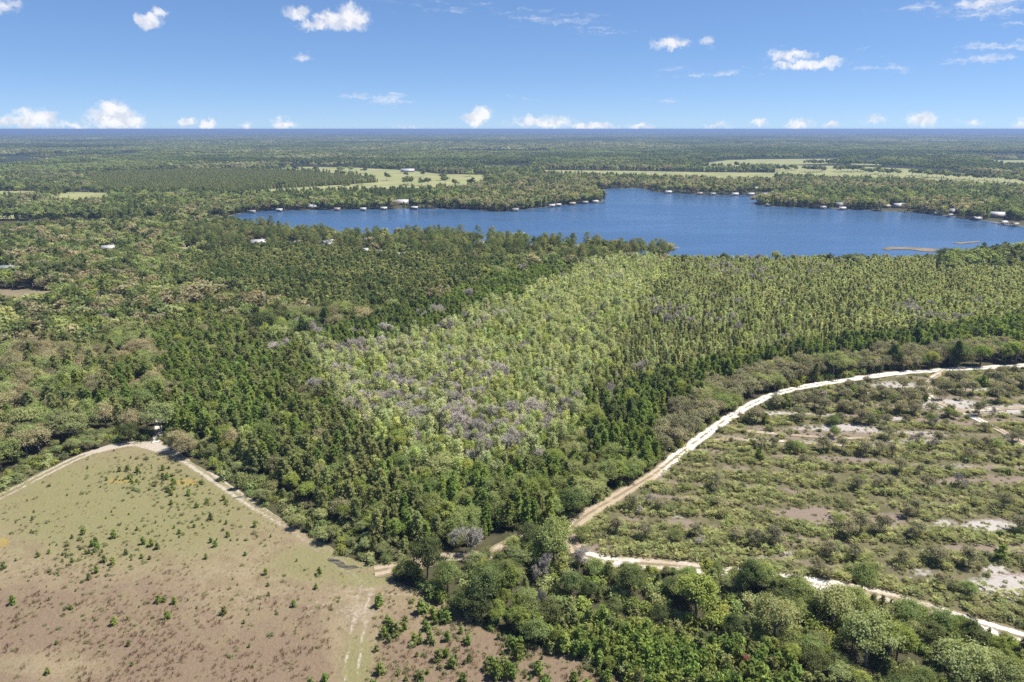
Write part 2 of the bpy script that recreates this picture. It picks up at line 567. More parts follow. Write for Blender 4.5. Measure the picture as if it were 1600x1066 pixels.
def rough_outline(poly_px, step, amp, seed):
    w_ = [P(*p) for p in poly_px]
    out = []
    n = len(w_)
    for i in range(n):
        a = np.array(w_[i]); b = np.array(w_[(i + 1) % n])
        L = np.linalg.norm(b - a); k = max(1, int(L / step))
        nr = np.array([-(b - a)[1], (b - a)[0]]) / (L + 1e-9)
        for q_ in range(k):
            p = a + (b - a) * q_ / k
            o = (fbm(np.array([p[0]]), np.array([p[1]]), step * 5, seed)[0] - .5) * 2 * amp
            out.append(tuple(p + nr * o))
    return out


def sheet(name, poly_px, z, mat, step=2.0, amp=1.0, grid=None, attrs=None, seed=3, label=None, category=None, world=False):
    ol = poly_px if world else rough_outline(poly_px, step, amp, seed)
    pts = [Vector(p) for p in ol]
    n = len(pts)
    edges = [(i, (i + 1) % n) for i in range(n)]
    if grid:
        xs = [p[0] for p in ol]; ys = [p[1] for p in ol]
        gx, gy = np.meshgrid(np.arange(min(xs), max(xs), grid), np.arange(min(ys), max(ys), grid))
        gx = gx.ravel() + rng.uniform(-.2, .2, gx.size) * grid; gy = gy.ravel() + rng.uniform(-.2, .2, gy.size) * grid
        k = inpoly(gx, gy, ol)
        pts += [Vector(p) for p in zip(gx[k], gy[k])]
    vs, es, fs, *_ = delaunay_2d_cdt(pts, edges, [list(range(n))], 1, 1e-4)
    vs = np.array([(v[0], v[1]) for v in vs])
    tri = np.array([f for f in fs if len(f) == 3]) if grid else None
    V = np.c_[vs, np.full(len(vs), z)]
    at = None
    if attrs:
        px, py = pix(vs[:, 0], vs[:, 1])
        at = attrs(vs[:, 0], vs[:, 1], px, py)
    F = {}
    for f in fs:
        F.setdefault(len(f), []).append(f)
    F = [np.array(v) for v in F.values()]
    me = build_mesh(name, V, F, [mat], [0] * len(F), at)
    o = link(name, me, kind='structure')
    if label:
        o['label'] = label; o['category'] = category
    return o


LAKE = [(322, 347), (353, 339), (381, 332.5), (425, 329.5), (462, 329), (534, 328), (597, 327), (669, 326), (737, 327.5), (769, 330.5), (790, 331),
        (820, 328), (862, 322.5), (905, 318.6), (933, 316.5), (944, 314), (936, 307), (929, 298), (947, 295.3), (969, 294.5), (1003, 294.5), (1014, 298),
        (1031, 300.5), (1073, 303), (1115, 305), (1172, 305), (1203, 305), (1212, 309), (1196, 314), (1174, 318.6), (1192, 322), (1234, 324), (1307, 327),
        (1361, 329), (1431, 332.5), (1487, 338.5), (1544, 346), (1600, 355), (1720, 372), (1720, 398), (1600, 399), (1540, 404), (1450, 409), (1300, 410), (1110, 409),
        (1040, 403), (960, 394), (850, 386), (700, 379), (560, 374.5), (480, 371), (400, 361), (340, 352)]
lake_w = rough_outline(LAKE, 9.0, 3.0, 21)
cx_ = sum(p[0] for p in lake_w) / len(lake_w)


def offset_poly(poly, d):
    n = len(poly); out = []
    area = sum(poly[i][0] * poly[(i + 1) % n][1] - poly[(i + 1) % n][0] * poly[i][1] for i in range(n))
    sg = 1 if area > 0 else -1
    for i in range(n):
        a = np.array(poly[i - 1]); c = np.array(poly[(i + 1) % n])
        t_ = c - a; t_ = t_ / (np.linalg.norm(t_) + 1e-9)
        out.append((poly[i][0] + sg * t_[1] * d, poly[i][1] - sg * t_[0] * d))
    return out


sheet('shore', offset_poly(lake_w, 3.5), 0.10, GM['clearing_soil'], world=True)
sheet('lake', lake_w, 0.22, M['water'], world=True, label='wide blue lake with wooded shores', category='lake')

FIELD = [(-620, 1180), (-400, 960), (-260, 892), (-150, 842), (0, 770), (60, 740), (130, 708), (190, 690), (250, 688), (300, 720), (350, 750), (400, 784), (470, 830), (540, 870), (585, 886),
         (640, 880), (632, 890), (612, 908), (650, 922), (700, 947), (760, 982), (830, 1008), (900, 1028), (960, 1062), (1010, 1110), (1060, 1180)]
PERIM = smooth([P(*p) for p in [(-160, 852), (-60, 805), (0, 777), (60, 746), (130, 712), (190, 696), (240, 695), (285, 716), (330, 744), (385, 782), (440, 815), (490, 848), (540, 888), (570, 920)]], 6)
TR2 = smooth([P(*p) for p in [(572, 920), (560, 980), (548, 1066), (540, 1180)]], 5)
TR3 = smooth([P(*p) for p in [(470, 960), (520, 935), (580, 925), (640, 925)]], 5)


def field_attrs(x, y, px, py):
    n = fbm(x, y, 26, 5); n2 = fbm(x, y, 9, 8)
    n3 = fbm(x, y, 14, 61)
    split = 858 + 0.10 * px + (n - .5) * 200
    red = np.clip((py - split) / 130 + .15, 0, 1) * np.clip(.35 + 1.5 * n3, 0, 1)
    red = np.where(py < 820, red * .3, red)
    red = np.maximum(red, blob(px, py, 590, 880, 60, 12) * .0)
    red = np.maximum(red, blob(px, py, 760, 960, 110, 30))
    red *= 1 - .9 * np.clip(blob(px, py, 555, 1010, 45, 90), 0, 1)
    red *= 1 - .8 * np.clip(blob(px, py, 90, 1040, 90, 30), 0, 1)
    green = np.clip(1.25 - np.hypot((px - 200) / 330, (py - 790) / 120), 0, 1)
    green = np.maximum(green, blob(px, py, 500, 880, 110, 40) * .8)
    green = np.maximum(green, blob(px, py, 560, 1040, 34, 60) * .9)
    green = np.maximum(green, blob(px, py, 565, 905, 60, 14) * 1.0)
    yellow = blob(px, py, 293, 754, 22, 8) * 1.1
    yellow = np.maximum(yellow, blob(px, py, 4, 848, 16, 9) * 1.2)
    yellow = np.maximum(yellow, blob(px, py, 190, 752, 34, 8) * .8)
    d = dist_line(x, y, PERIM)
    s = np.maximum(np.exp(-((d - 1.0) / .6) ** 2), 0.0)
    wz = np.clip(1.35 - np.abs(px - 215) / 330, .42, 1)
    s = s * wz
    s = np.maximum(s, np.clip(1.5 - d / 3.0, 0, 1) * blob(px, py, 250, 700, 45, 10) * 1.2)
    s = np.maximum(s, np.clip(1.4 - d / 2.2, 0, 1) * blob(px, py, 165, 700, 60, 14))
    s = np.maximum(s, np.clip(1.2 - d / 4.5, 0, 1) * .42 * (px > 270))
    dd = dist_line(x, y, TR2)
    s = np.maximum(s, np.exp(-((dd - 1.1) / .5) ** 2) * (.35 + .5 * n2))
    s = np.maximum(s, np.exp(-((dd - 3.6) / .4) ** 2) * .45)
    d3 = dist_line(x, y, TR3)
    s = np.maximum(s, np.exp(-((d3 - .9) / .5) ** 2) * .55)
    s = np.maximum(s, blob(px, py, 545, 955, 60, 28) * .5 * n2 * 1.6)
    return {'green': green, 'red': red, 'yellow': yellow, 'sand': s}


sheet('grass_field', FIELD, 0.05, GM['field_grass'], 1.2, 0.9, 0.8, field_attrs, label='old open field of tan and reddish grass with wheel tracks', category='field')
sheet('mud_puddle', [(512, 873), (530, 875), (548, 880), (572, 888), (566, 891), (548, 890), (530, 886), (519, 880)], 0.075, M['mud'], 0.5, 1.3, label='dark wet mud patch at the field corner', category='puddle')

ROADS = {
    'main': ([(1740, 558), (1600, 571), (1480, 578), (1400, 584), (1290, 599), (1215, 615), (1150, 646), (1085, 692), (1030, 735), (985, 764), (930, 797), (897, 820), (890, 840), (903, 864)], 1.7, lambda px: np.clip((px - 990) / 90, .0, 1)),
    'lower': ([(903, 864), (935, 875), (1000, 881), (1080, 887), (1180, 899), (1280, 914), (1335, 922), (1400, 937), (1500, 967), (1600, 998), (1740, 1040)], 1.9, lambda px: np.clip(.62 + .2 * np.sin(px / 60), 0, 1)),
    'woods': ([(893, 826), (850, 832), (800, 848), (760, 868), (700, 872), (640, 884), (585, 893)], 1.7, lambda px: px * 0 + .1),
    'gate': ([(244, 692), (247, 672), (249, 655), (256, 640)], 0.9, lambda px: px * 0 + 1.0),
    'branch_a': ([(1104, 690), (1150, 687), (1220, 690), (1300, 695), (1420, 699)], 0.75, lambda px: .35 + .25 * np.sin(px / 23)),
    'branch_b': ([(1150, 672), (1220, 679), (1290, 684), (1360, 686)], 0.7, lambda px: .25 + .25 * np.sin(px / 17)),
    'branch_c': ([(1478, 579), (1448, 600), (1455, 622), (1492, 640), (1545, 664), (1610, 700)], 1.2, lambda px: .45 + .25 * np.sin(px / 15)),
    'branch_d': ([(1500, 643), (1560, 640), (1680, 632)], 0.9, lambda px: .35 + .25 * np.sin(px / 15)),
}
ROADNAME = {'main': ('sand_road', 'white sand road curving through the scrub to the right'), 'lower': ('sand_road', 'narrow sand road crossing the lower right below the scrub'),
            'woods': ('dirt_track', 'brown dirt track hidden among the trees at the bend'), 'gate': ('sand_track', 'short white sand track leaving the top of the field'),
            'branch_a': ('sand_track', 'faint sand line running right from the white road'), 'branch_b': ('sand_track', 'upper faint sand line among the scrub oaks'),
            'branch_c': ('sand_track', 'sandy track winding down from the white road at far right'), 'branch_d': ('sand_track', 'pale sandy spur at the far right edge of the scrub')}
ROAD_W = {}
zr = 0.11
for k, (pp, hw, wf) in ROADS.items():
    c = smooth([P(*p) for p in pp], 14)
    c = np.array(c)
    ROAD_W[k] = ([tuple(a) for a in c], hw)
    # resample
    seg = np.r_[0, np.cumsum(np.hypot(*np.diff(c, axis=0).T))]
    n = int(seg[-1] / 0.8)
    s_ = np.linspace(0, seg[-1], n)
    c = np.c_[np.interp(s_, seg, c[:, 0]), np.interp(s_, seg, c[:, 1])]
    tg = np.gradient(c, axis=0); tg /= np.linalg.norm(tg, axis=1)[:, None]
    nr = np.c_[-tg[:, 1], tg[:, 0]]
    wl = hw * (1.25 + 1.3 * (fbm(s_, s_ * 0 + 3, 6, 31) - .5)); wr = hw * (1.25 + 1.3 * (fbm(s_, s_ * 0 + 9, 6, 32) - .5))
    K = np.linspace(-1, 1, 9)
    V = []; cr = []; wh = []
    for i in range(n):
        for u in K:
            p = c[i] + nr[i] * (u * (wr[i] if u > 0 else wl[i]))
            V.append((p[0], p[1], zr)); cr.append(abs(u))
    V = np.array(V)
    px, py = pix(V[:, 0], V[:, 1])
    Q = np.array([(i * 9 + j, i * 9 + j + 1, (i + 1) * 9 + j + 1, (i + 1) * 9 + j) for i in range(n - 1) for j in range(8)])
    nm, lb = ROADNAME[k]
    link(nm, build_mesh(nm, V, [Q], [GM['pale_sand']], [0], {'cross': cr, 'white': wf(px)}), kind='structure', label=lb, category='road')
    zr += 0.012

SCRUB = [(897, 832), (930, 805), (1020, 750), (1085, 702), (1150, 656), (1215, 624), (1300, 604), (1400, 588), (1600, 575), (1740, 562), (1760, 800), (1760, 1040), (1600, 994), (1500, 962), (1400, 931), (1280, 909), (1080, 882), (960, 874), (905, 862)]
SANDP = [(1545, 822, 46, 10, 1.1), (1580, 918, 60, 22, 1.1), (1530, 915, 40, 16, .7), (1555, 890, 30, 10, .8), (1475, 818, 20, 8, .8), (1320, 668, 90, 7, .8), (1250, 690, 150, 4, .5), (1480, 632, 70, 10, .9),
         (1590, 640, 60, 10, .8), (1420, 690, 70, 6, .7), (1540, 640, 60, 7, .8), (1180, 640, 30, 6, .5), (1400, 602, 120, 8, .7), (1190, 872, 22, 6, .6), (1225, 865, 28, 8, .6), (1060, 808, 18, 5, .6), (1440, 895, 30, 9, .6),
         (1560, 735, 40, 8, .4), (1500, 730, 40, 10, .5), (1240, 815, 10, 5, .5), (1590, 690, 60, 12, .4), (1420, 905, 16, 5, .6), (1390, 885, 14, 5, .6)]
BROWNP = [(1270, 802, 70, 12, 1.1), (1310, 815, 60, 10, 1.1), (1385, 812, 40, 16, 1), (1090, 823, 36, 6, .9), (1240, 850, 50, 5, .7), (1490, 790, 40, 8, .6), (1580, 750, 60, 12, .8), (1280, 680, 160, 10, .8), (1450, 740, 60, 8, .4),
          (1500, 650, 90, 10, .8), (1180, 790, 30, 6, .6), (1100, 730, 40, 6, .3)]


def windrow(x, y):
    """1 on the planted rows, 0 in the bare lanes between them"""
    ph = (y + .10 * x + 7.0 * (fbm(x * .6, y, 26, 71) - .5) * 2) / 10.5
    return .5 + .5 * np.sin(2 * math.pi * ph)


def scrub_attrs(x, y, px, py):
    s = np.zeros(len(x)); b = np.zeros(len(x))
    lane = np.clip(1.05 - 2.2 * windrow(x, y), 0, 1) * np.clip((fbm(x * .5, y, 11, 72) - .36) * 4, 0, 1)
    b = np.maximum(b, lane * .95)
    s = np.maximum(s, lane * np.clip((fbm(x * .4, y, 7, 73) - .46) * 5, 0, 1) * np.clip(.5 + (700 - py) / 120, .5, .95))
    for (cx, cy, rx, ry, a) in SANDP:
        s = np.maximum(s, blob(px, py, cx, cy, rx, ry) * a)
    for (cx, cy, rx, ry, a) in BROWNP:
        b = np.maximum(b, blob(px, py, cx, cy, rx, ry) * a)
    return {'sand': s, 'brown': b}


sheet('scrub_ground', SCRUB, 0.06, GM['scrub_soil'], 1.5, 1.0, 1.3, scrub_attrs, label='sandy scrub ground on the right of the white road', category='ground')

PAST = {
    'a': [(395, 266), (440, 262.5), (480, 261), (560, 262.5), (640, 266.5), (690, 272.5), (757, 273.5), (760, 288), (730, 298), (640, 302), (590, 303), (480, 306), (400, 307), (330, 309), (330, 300), (430, 294.5), (540, 289), (594, 285), (560, 277.5), (500, 272.5), (430, 268.5)],
    'b': [(850, 266), (1000, 267.6), (1100, 269.4), (1212, 270.4), (1210, 287), (1100, 285), (950, 279), (850, 275)],
    'c': [(1090, 257), (1138, 250.5), (1200, 249.3), (1210, 256), (1180, 267), (1095, 267)],
    'd': [(1165, 249.4), (1316, 248.4), (1318, 255.5), (1220, 258), (1165, 257)],
    'e': [(1206, 258.5), (1310, 259.5), (1420, 264), (1600, 280), (1700, 290), (1700, 300), (1480, 293), (1400, 286), (1310, 284), (1212, 279)],
    'f': [(1535, 250.5), (1640, 251), (1640, 263), (1550, 262)],
    'g': [(60, 303), (110, 300), (170, 302), (172, 320), (120, 327), (80, 320)],
    'h': [(-60, 326), (30, 329), (38, 342), (-60, 345)],
    'i': [(1330, 251.5), (1380, 251.8), (1380, 258.5), (1330, 258.5)],
    'j': [(-60, 299), (70, 299), (60, 313), (-60, 314)],
    'k': [(700, 236), (860, 236.5), (860, 241), (700, 240.5)],
    'l': [(755, 259.8), (830, 260.2), (830, 267), (755, 267)],
}
PLAB = {'a': 'pale green pasture with scattered trees beyond the lake', 'b': 'long narrow strip of pasture behind the far lake shore', 'c': 'small green pasture right of centre beyond the lake',
        'd': 'thin light strip of pasture near the far right woods', 'e': 'pasture dotted with oak rows at far right', 'f': 'light pasture at the right edge far away', 'g': 'green glade in the woods at far left',
        'h': 'dull green glade at the left edge', 'i': 'tiny light pasture strip at far right', 'j': 'narrow glade at the upper left edge', 'k': 'very thin light strip far behind the lake', 'l': 'thin pale clearing left of the far cove'}
for q_, (k, pl) in enumerate(PAST.items()):
    sheet('pasture', pl, 0.30 + .03 * q_, GM['pasture_grass'], 25, 6, label=PLAB[k], category='pasture')
CLEAR = {'a': [(-80, 456), (20, 452), (80, 455), (90, 470), (70, 484), (0, 492), (-80, 494)], 'b': [(155, 479), (196, 478), (198, 488), (160, 490)]}
sheet('clearing', CLEAR['a'], 0.12, GM['clearing_soil'], 4, 2.5, label='dull brown grassy clearing in the woods at left', category='clearing')
sheet('clearing', CLEAR['b'], 0.12, GM['clearing_soil'], 4, 2, label='small reddish bare clearing among oaks at left', category='clearing')
FARLAKE = {'a': [(40, 233), (110, 232.2), (190, 232.6), (190, 234), (110, 234.6), (60, 235)], 'b': [(-60, 256.5), (20, 257), (36, 260), (10, 262.5), (-60, 262)], 'c': [(1370, 207.3), (1420, 206.2), (1460, 206.6), (1545, 207.4), (1540, 208.4), (1455, 208.8), (1400, 208.2)]}
FLAB = {'a': 'thin far lake below the left horizon', 'b': 'small lake at the left edge', 'c': 'pale sliver of a far lake at the right horizon'}
for k, pl in FARLAKE.items():
    sheet('far_lake', pl, 0.5, M['water'], 60, 10, label=FLAB[k], category='lake')
sheet('marsh_island', [(1376, 389), (1388, 386.6), (1425, 387.2), (1466, 390), (1462, 394.5), (1440, 393), (1428, 391), (1400, 390.5), (1386, 391.5)], 0.42, GM['clearing_soil'], 3, 1.5, label='low marshy grass islet in the lake near the right shore', category='islet')
sheet('marsh_island', [(1488, 380), (1530, 377.5), (1532, 379), (1500, 382)], 0.42, GM['clearing_soil'], 3, 1.0, label='thin reed bar off the right shore', category='islet')

# ------------------------------------------------------------------ plants: shapes
def unit(g, n, zmin=-0.45):
    d = g.normal(0, 1, (n * 3, 3)); d /= np.linalg.norm(d, axis=1)[:, None]
    d = d[d[:, 2] > zmin][:n]
    return d


def broad(g, h=10.0, r=4.4, base=0.22, nl=6, ncl=60, nleaf=42, leaf=0.36, limbs=True, sides=6, needle=False, tight=.34):
    T = Geo(); C = Geo()
    lob = []
    for i in range(nl):
        a = 2 * math.pi * (i + g.uniform(-.3, .3)) / max(1, nl - 1)
        rr = r * g.uniform(.36, .58) if i < nl - 1 else r * .08
        z = h * (g.uniform(.50, .70) if i < nl - 1 else .76)
        lob.append((np.array([math.cos(a) * rr, math.sin(a) * rr, z]), r * g.uniform(.40, .58)))
    top = max(l[0][2] + l[1] * .85 for l in lob)
    f = h / top
    lob = [(np.array([c[0], c[1], c[2] * f]), q_ * 1.0) for c, q_ in lob]
    tr = 0.028 * h
    fork = np.array([g.normal(0, .15), g.normal(0, .15), h * base * 1.5])
    T.tube([(0, 0, -.3), fork * .5 + g.normal(0, .05, 3), fork], [tr * 1.25, tr, tr * .85], sides)
    if limbs:
        for c, q_ in lob:
            mid = fork * .5 + c * .5 + np.array([0, 0, -.06 * h]) + g.normal(0, .2, 3)
            T.tube([fork, mid, c], [tr * .6, tr * .4, tr * .15], 4)
    per = max(1, ncl // nl)
    for c, q_ in lob:
        d = unit(g, per)
        rad = q_ * g.uniform(.55, 1.3, len(d))[:, None]
        cc = c + d * rad * np.array([1, 1, .85])
        L = np.repeat(cc, nleaf, 0); D = np.repeat(d, nleaf, 0)
        off = g.normal(0, q_ * tight, L.shape) * np.array([1, 1, .7])
        vv = np.clip(np.repeat(g.random(len(cc)), nleaf) * .6 + g.random(len(L)) * .4, 0, 1)
        if needle:
            C.needles(L + off, D + np.array([0, 0, .5]), leaf * 1.7, leaf * .3, g, 3)
        else:
            C.leaves(L + off, D + np.array([0, 0, .35]), leaf, g, v=vv)
    return T, C, h


def pine(g, h=8.0, r=1.7, base=0.12, whorl=11, per=6, tuft=4, L=.5, wd=.085, k=5, p=0.85, sides=5):
    T = Geo(); C = Geo()
    lean = g.normal(0, .015, 2) * h
    T.tube([(0, 0, -.3), (lean[0] * .5, lean[1] * .5, h * .5), (lean[0], lean[1], h * .97)], [.016 * h, .011 * h, .003 * h], sides)
    cs = []; ds = []
    for i in range(whorl):
        t = (i + g.uniform(-.25, .25)) / whorl
        t = min(max(t, 0), .97)
        z = h * (base + (1 - base) * t)
        rad = r * (1 - t ** 1.25) ** p * g.uniform(.72, 1.15) * (0.75 + .25 * min(1, t * 5))
        ph = g.uniform(0, 6.28)
        n = max(3, int(per * (1 - .45 * t)))
        for j in range(n):
            a = ph + 2 * math.pi * j / n + g.normal(0, .25)
            rj = rad * g.uniform(.65, 1.15)
            rise = .28 * rj + .12
            o = np.array([lean[0] * z / h, lean[1] * z / h, z])
            e = o + np.array([math.cos(a) * rj, math.sin(a) * rj, rise])
            if sides > 4:
                T.tube([o, o * .5 + e * .5 + np.array([0, 0, -.05]), e], [.02, .015, .008], 3)
            for q_ in range(tuft):
                s = 1 - q_ / tuft * .72
                cs.append(o + (e - o) * s + g.normal(0, .10, 3) * (r / 1.7))
                ds.append((math.cos(a) * .6, math.sin(a) * .6, .8))
    cs.append(np.array([lean[0], lean[1], h * .96])); ds.append((0, 0, 1.2))
    cs = np.repeat(np.array(cs), k, 0); ds = np.repeat(np.array(ds), k, 0)
    vv = np.clip(np.repeat(g.random(len(cs) // k), k) * .6 + g.random(len(cs)) * .4, 0, 1)
    C.leaves(cs + g.normal(0, .16, cs.shape) * (L / .5), ds * np.array([1.5, 1.5, .9]), L * .62, g, wd / L * 2.2, v=vv)
    return T, C, h


def tall_pine(g, h=17.0, r=3.6, base=.45, ncl=30, nleaf=34, leaf=.42, sides=6):
    T = Geo(); C = Geo()
    ln = g.normal(0, .3, 2)
    T.tube([(0, 0, -.3), (ln[0] * .3, ln[1] * .3, h * .45), (ln[0], ln[1], h * .93)], [.2, .15, .04], sides)
    for i in range(ncl):
        t = (i + .5) / ncl
        z = h * (base + (1 - base) * t * .97)
        rr = r * (math.sin(math.pi * min(1, .18 + t * .78)) ** .8) * g.uniform(.45, 1.1)
        a = i * 2.4 + g.normal(0, .4)
        c = np.array([ln[0] * z / h + math.cos(a) * rr, ln[1] * z / h + math.sin(a) * rr, z])
        o = np.array([ln[0] * z / h, ln[1] * z / h, z - .25 * rr])
        T.tube([o, c], [.05, .02], 3)
        L = c + g.normal(0, .52, (nleaf, 3)) * np.array([1.15, 1.15, .62])
        C.leaves(L, np.tile((math.cos(a) * .8, math.sin(a) * .8, .8), (nleaf, 1)), leaf * .85, g, .45)
    return T, C, h


def bare(g, h=9.0, r=3.2, twigs=2, fuzz=3):
    T = Geo(); C = Geo()

    def grow(p, d, L, rad, lev):
        e = p + d * L
        m = p + d * L * .5 + g.normal(0, .06 * L, 3)
        (T if lev < 2 else C).tube([p, m, e], [rad, rad * .8, rad * .55], 5 if lev == 0 else 3)
        if lev >= 4:
            n = fuzz + 2
            c = e + g.normal(0, .22, (n, 3))
            C.needles(c, np.tile(d, (n, 1)), .8, .045, g, 3)
            return
        for q_ in range((3, 4, 4, 3)[lev]):
            s = g.uniform(.45, 1.0) if lev else g.uniform(.55, 1.0)
            b = p + d * L * s
            nd = d + g.normal(0, .55, 3) + np.array([0, 0, .18]); nd /= np.linalg.norm(nd)
            grow(b, nd, L * g.uniform(.55, .75), rad * .5, lev + 1)
    grow(np.array([0, 0, -.2]), np.array([g.normal(0, .04), g.normal(0, .04), 1.0]), h * .42, .020 * h, 0)
    return T, C, h


def shrub(g, h=2.0, r=1.5, ncl=16, nleaf=28, leaf=.22):
    T = Geo(); C = Geo()
    for i in range(4):
        a = g.uniform(0, 6.28)
        T.tube([(0, 0, -.1), (math.cos(a) * r * .4, math.sin(a) * r * .4, h * .6)], [.05, .02], 3)
    d = unit(g, ncl, -.05)
    cc = d * np.array([r, r, h * .95]) * g.uniform(.5, .95, len(d))[:, None] + np.array([0, 0, .1 * h])
    L = np.repeat(cc, nleaf, 0); D = np.repeat(d, nleaf, 0)
    C.leaves(L + g.normal(0, r * .2, L.shape), D + np.array([0, 0, .5]), leaf, g)
    return T, C, h


def palmetto(g, h=1.1, r=1.2, n=26):
    T = Geo(); C = Geo()
    T.tube([(-.5, 0, .05), (0, 0, .18), (.5, .1, .1)], [.09, .1, .08], 4)
    for i in range(n):
        a = g.uniform(0, 6.28); rr = r * g.uniform(.15, .9)
        c = np.array([math.cos(a) * rr, math.sin(a) * rr, h * g.uniform(.45, .9)])
        k = 7
        d = np.array([math.cos(a), math.sin(a), g.uniform(.1, .9)]); d /= np.linalg.norm(d)
        s = np.cross(d, (0, 0, 1)); s /= np.linalg.norm(s); u = np.cross(s, d)
        L = g.uniform(.38, .58)
        vv = g.random()
        V = []; TT = []
        for j in range(k):
            t = (j / (k - 1) - .5) * 3.3
            e = d * math.cos(t) + s * math.sin(t)
            pr = d * -math.sin(t) + s * math.cos(t)
            b = len(V)
            V += [c - pr * .05 , c + pr * .05, c + e * L + u * .08]
            TT.append((b, b + 1, b + 2))
        C.add(V, T=TT, v=vv)
    return T, C, h


def tuft(g, h=.5, r=.4, n=22, w_=.035):
    C = Geo()
    a = g.uniform(0, 6.28, n); rr = r * np.sqrt(g.random(n))
    c = np.c_[np.cos(a) * rr * .55, np.sin(a) * rr * .55, np.zeros(n)]
    tip = np.c_[np.cos(a) * rr * 1.25, np.sin(a) * rr * 1.25, h * g.uniform(.5, 1.1, n)]
    sd_ = np.c_[-np.sin(a), np.cos(a), np.zeros(n)] * w_
    V = np.stack([c - sd_, c + sd_, tip], 1).reshape(-1, 3)
    C.add(V, T=np.arange(3 * n).reshape(-1, 3), v=np.repeat(g.random(n), 3))
    return None, C, h


def patch(g, size=34.0, n=15, h=11.0, nleaf=46, leaf=1.25, conifer=False):
    """a far group of crowns"""
    C = Geo()
    for i in range(n):
        x, y = g.uniform(-.5, .5, 2) * size
        r = g.uniform(2.4, 4.2) * (.75 if conifer else 1.0); hh = h * g.uniform(.72, 1.15)
        d = unit(g, nleaf, -.3)
        c = np.array([x, y, hh - r * .9]) + d * np.array([r, r, r * (1.35 if conifer else .95)]) * g.uniform(.72, 1.05, len(d))[:, None]
        C.leaves(c, d + np.array([0, 0, .3]), leaf, g, v=np.clip(g.random(len(d)) * .35 + g.random() * .65, 0, 1))
    return None, C, h


# ------------------------------------------------------------------ plants: prototypes
PROTO = []          # dicts, index = instance index
FAM = {}            # family -> list of prototype indices
PCOL = bpy.data.collections.new('plant_library')


def proto(fam, shape, leafm, barkm):
    T, C, h0 = shape
    i = len(PROTO)
    parts = [(C, M[leafm])] + ([(T, M[barkm])] if T is not None else [])
    jm = join_mesh('plant_%03d' % i, parts)
    o = bpy.data.objects.new('plant_%03d' % i, jm)
    PCOL.objects.link(o)
    PROTO.append(dict(h=h0, T=T, C=C, leaf=leafm, bark=barkm, joined=jm, tm=None, cm=None))
    FAM.setdefault(fam, []).append(i)


def upright(g, h=10.0, r=1.7, base=.3, ncl=30, nleaf=26, leaf=.27, sides=5):
    T = Geo(); C = Geo()
    ln = g.normal(0, .25, 2)
    T.tube([(0, 0, -.3), (ln[0] * .3, ln[1] * .3, h * .5), (ln[0], ln[1], h * .95)], [.13, .09, .025], sides)
    for i in range(ncl):
        t = (i + g.random()) / ncl
        z = h * (base + (1 - base) * t * .97)
        rr = r * (math.sin(math.pi * min(1, .22 + t * .72)) ** .7) * g.uniform(.15, 1.25)
        a = i * 2.4 + g.normal(0, .5)
        c = np.array([ln[0] * z / h + math.cos(a) * rr, ln[1] * z / h + math.sin(a) * rr, z])
        o = np.array([ln[0] * z / h, ln[1] * z / h, z - .45 * rr])
        T.tube([o, c], [.035, .012], 3)
        L = c + g.normal(0, .36, (nleaf, 3)) * np.array([1, 1, .9])
        C.leaves(L, np.tile((math.cos(a) * .7, math.sin(a) * .7, .7), (nleaf, 1)), leaf, g, .55)
    return T, C, h


g = np.random.default_rng(11)
for mname, fam in (('pine_green', 'pine_green'), ('pine_olive', 'pine_olive'), ('pine_dark', 'pine_dark')):
    for k in range(3):
        proto(fam, pine(g, 8.0, g.uniform(1.6, 2.2), .14, 12, 7, 4, .55, .10, 5, p=g.uniform(.5, .72)), mname, 'bark_pine')
    for k in range(3):
        proto(fam + '_far', pine(g, 8.0, g.uniform(1.6, 2.2), .14, 9, 5, 2, .8, .19, 4, p=g.uniform(.5, .72), sides=4), mname, 'bark_pine')
for k in range(3):
    proto('pine_slim', pine(g, 6.0, g.uniform(.9, 1.2), .10, 11, 5, 3, .5, .10, 4), 'pine_pale', 'bark_pine')
    proto('pine_slim_far', pine(g, 6.0, g.uniform(1.0, 1.35), .10, 8, 4, 2, .8, .19, 4, sides=4), 'pine_pale', 'bark_pine')
for k in range(4):
    proto('tall_pine', tall_pine(g, 17, g.uniform(3.0, 4.0), g.uniform(.38, .5)), ('pine_dark', 'pine_olive')[k % 2], 'bark_pine')
for fam, mname in (('oak_dark', 'oak_dark'), ('green', 'leaf_green'), ('fresh', 'leaf_fresh'), ('spring', 'leaf_spring'), ('cypress', 'leaf_cypress'), ('tan', 'leaf_tan'), ('moss', 'leaf_moss')):
    if fam in ('cypress', 'spring'):
        for k in range(5):
            proto(fam, upright(g, 10, g.uniform(1.3, 2.2), g.uniform(.2, .4)), mname, 'bark_grey')
        for k in range(4):
            proto(fam + '_far', upright(g, 10, g.uniform(1.5, 2.3), g.uniform(.2, .4), 16, 9, .55, 4), mname, 'bark_grey')
        continue
    wide = {'fresh': .36}.get(fam, .44)
    for k in range(3):
        proto(fam, broad(g, 10, 10 * wide * g.uniform(.9, 1.15), .2, int(g.integers(6, 10)), 96, 52, .25, tight=.27), mname, 'bark_grey' if fam in ('cypress', 'tan', 'moss') else 'bark')
    for k in range(3):
        proto(fam + '_far', broad(g, 10, 10 * wide * g.uniform(.9, 1.15), .2, int(g.integers(4, 7)), 26, 16, .75, limbs=False, sides=4), mname, 'bark_grey')
for k in range(4):
    proto('scrub_oak', broad(g, 6, g.uniform(2.3, 3.0), .25, 6, 48, 26, .24, tight=.36), 'leaf_grey', 'bark_grey')
for k in range(4):
    proto('bare', bare(g, 9.0, fuzz=5), 'twig_grey', 'bark_grey')
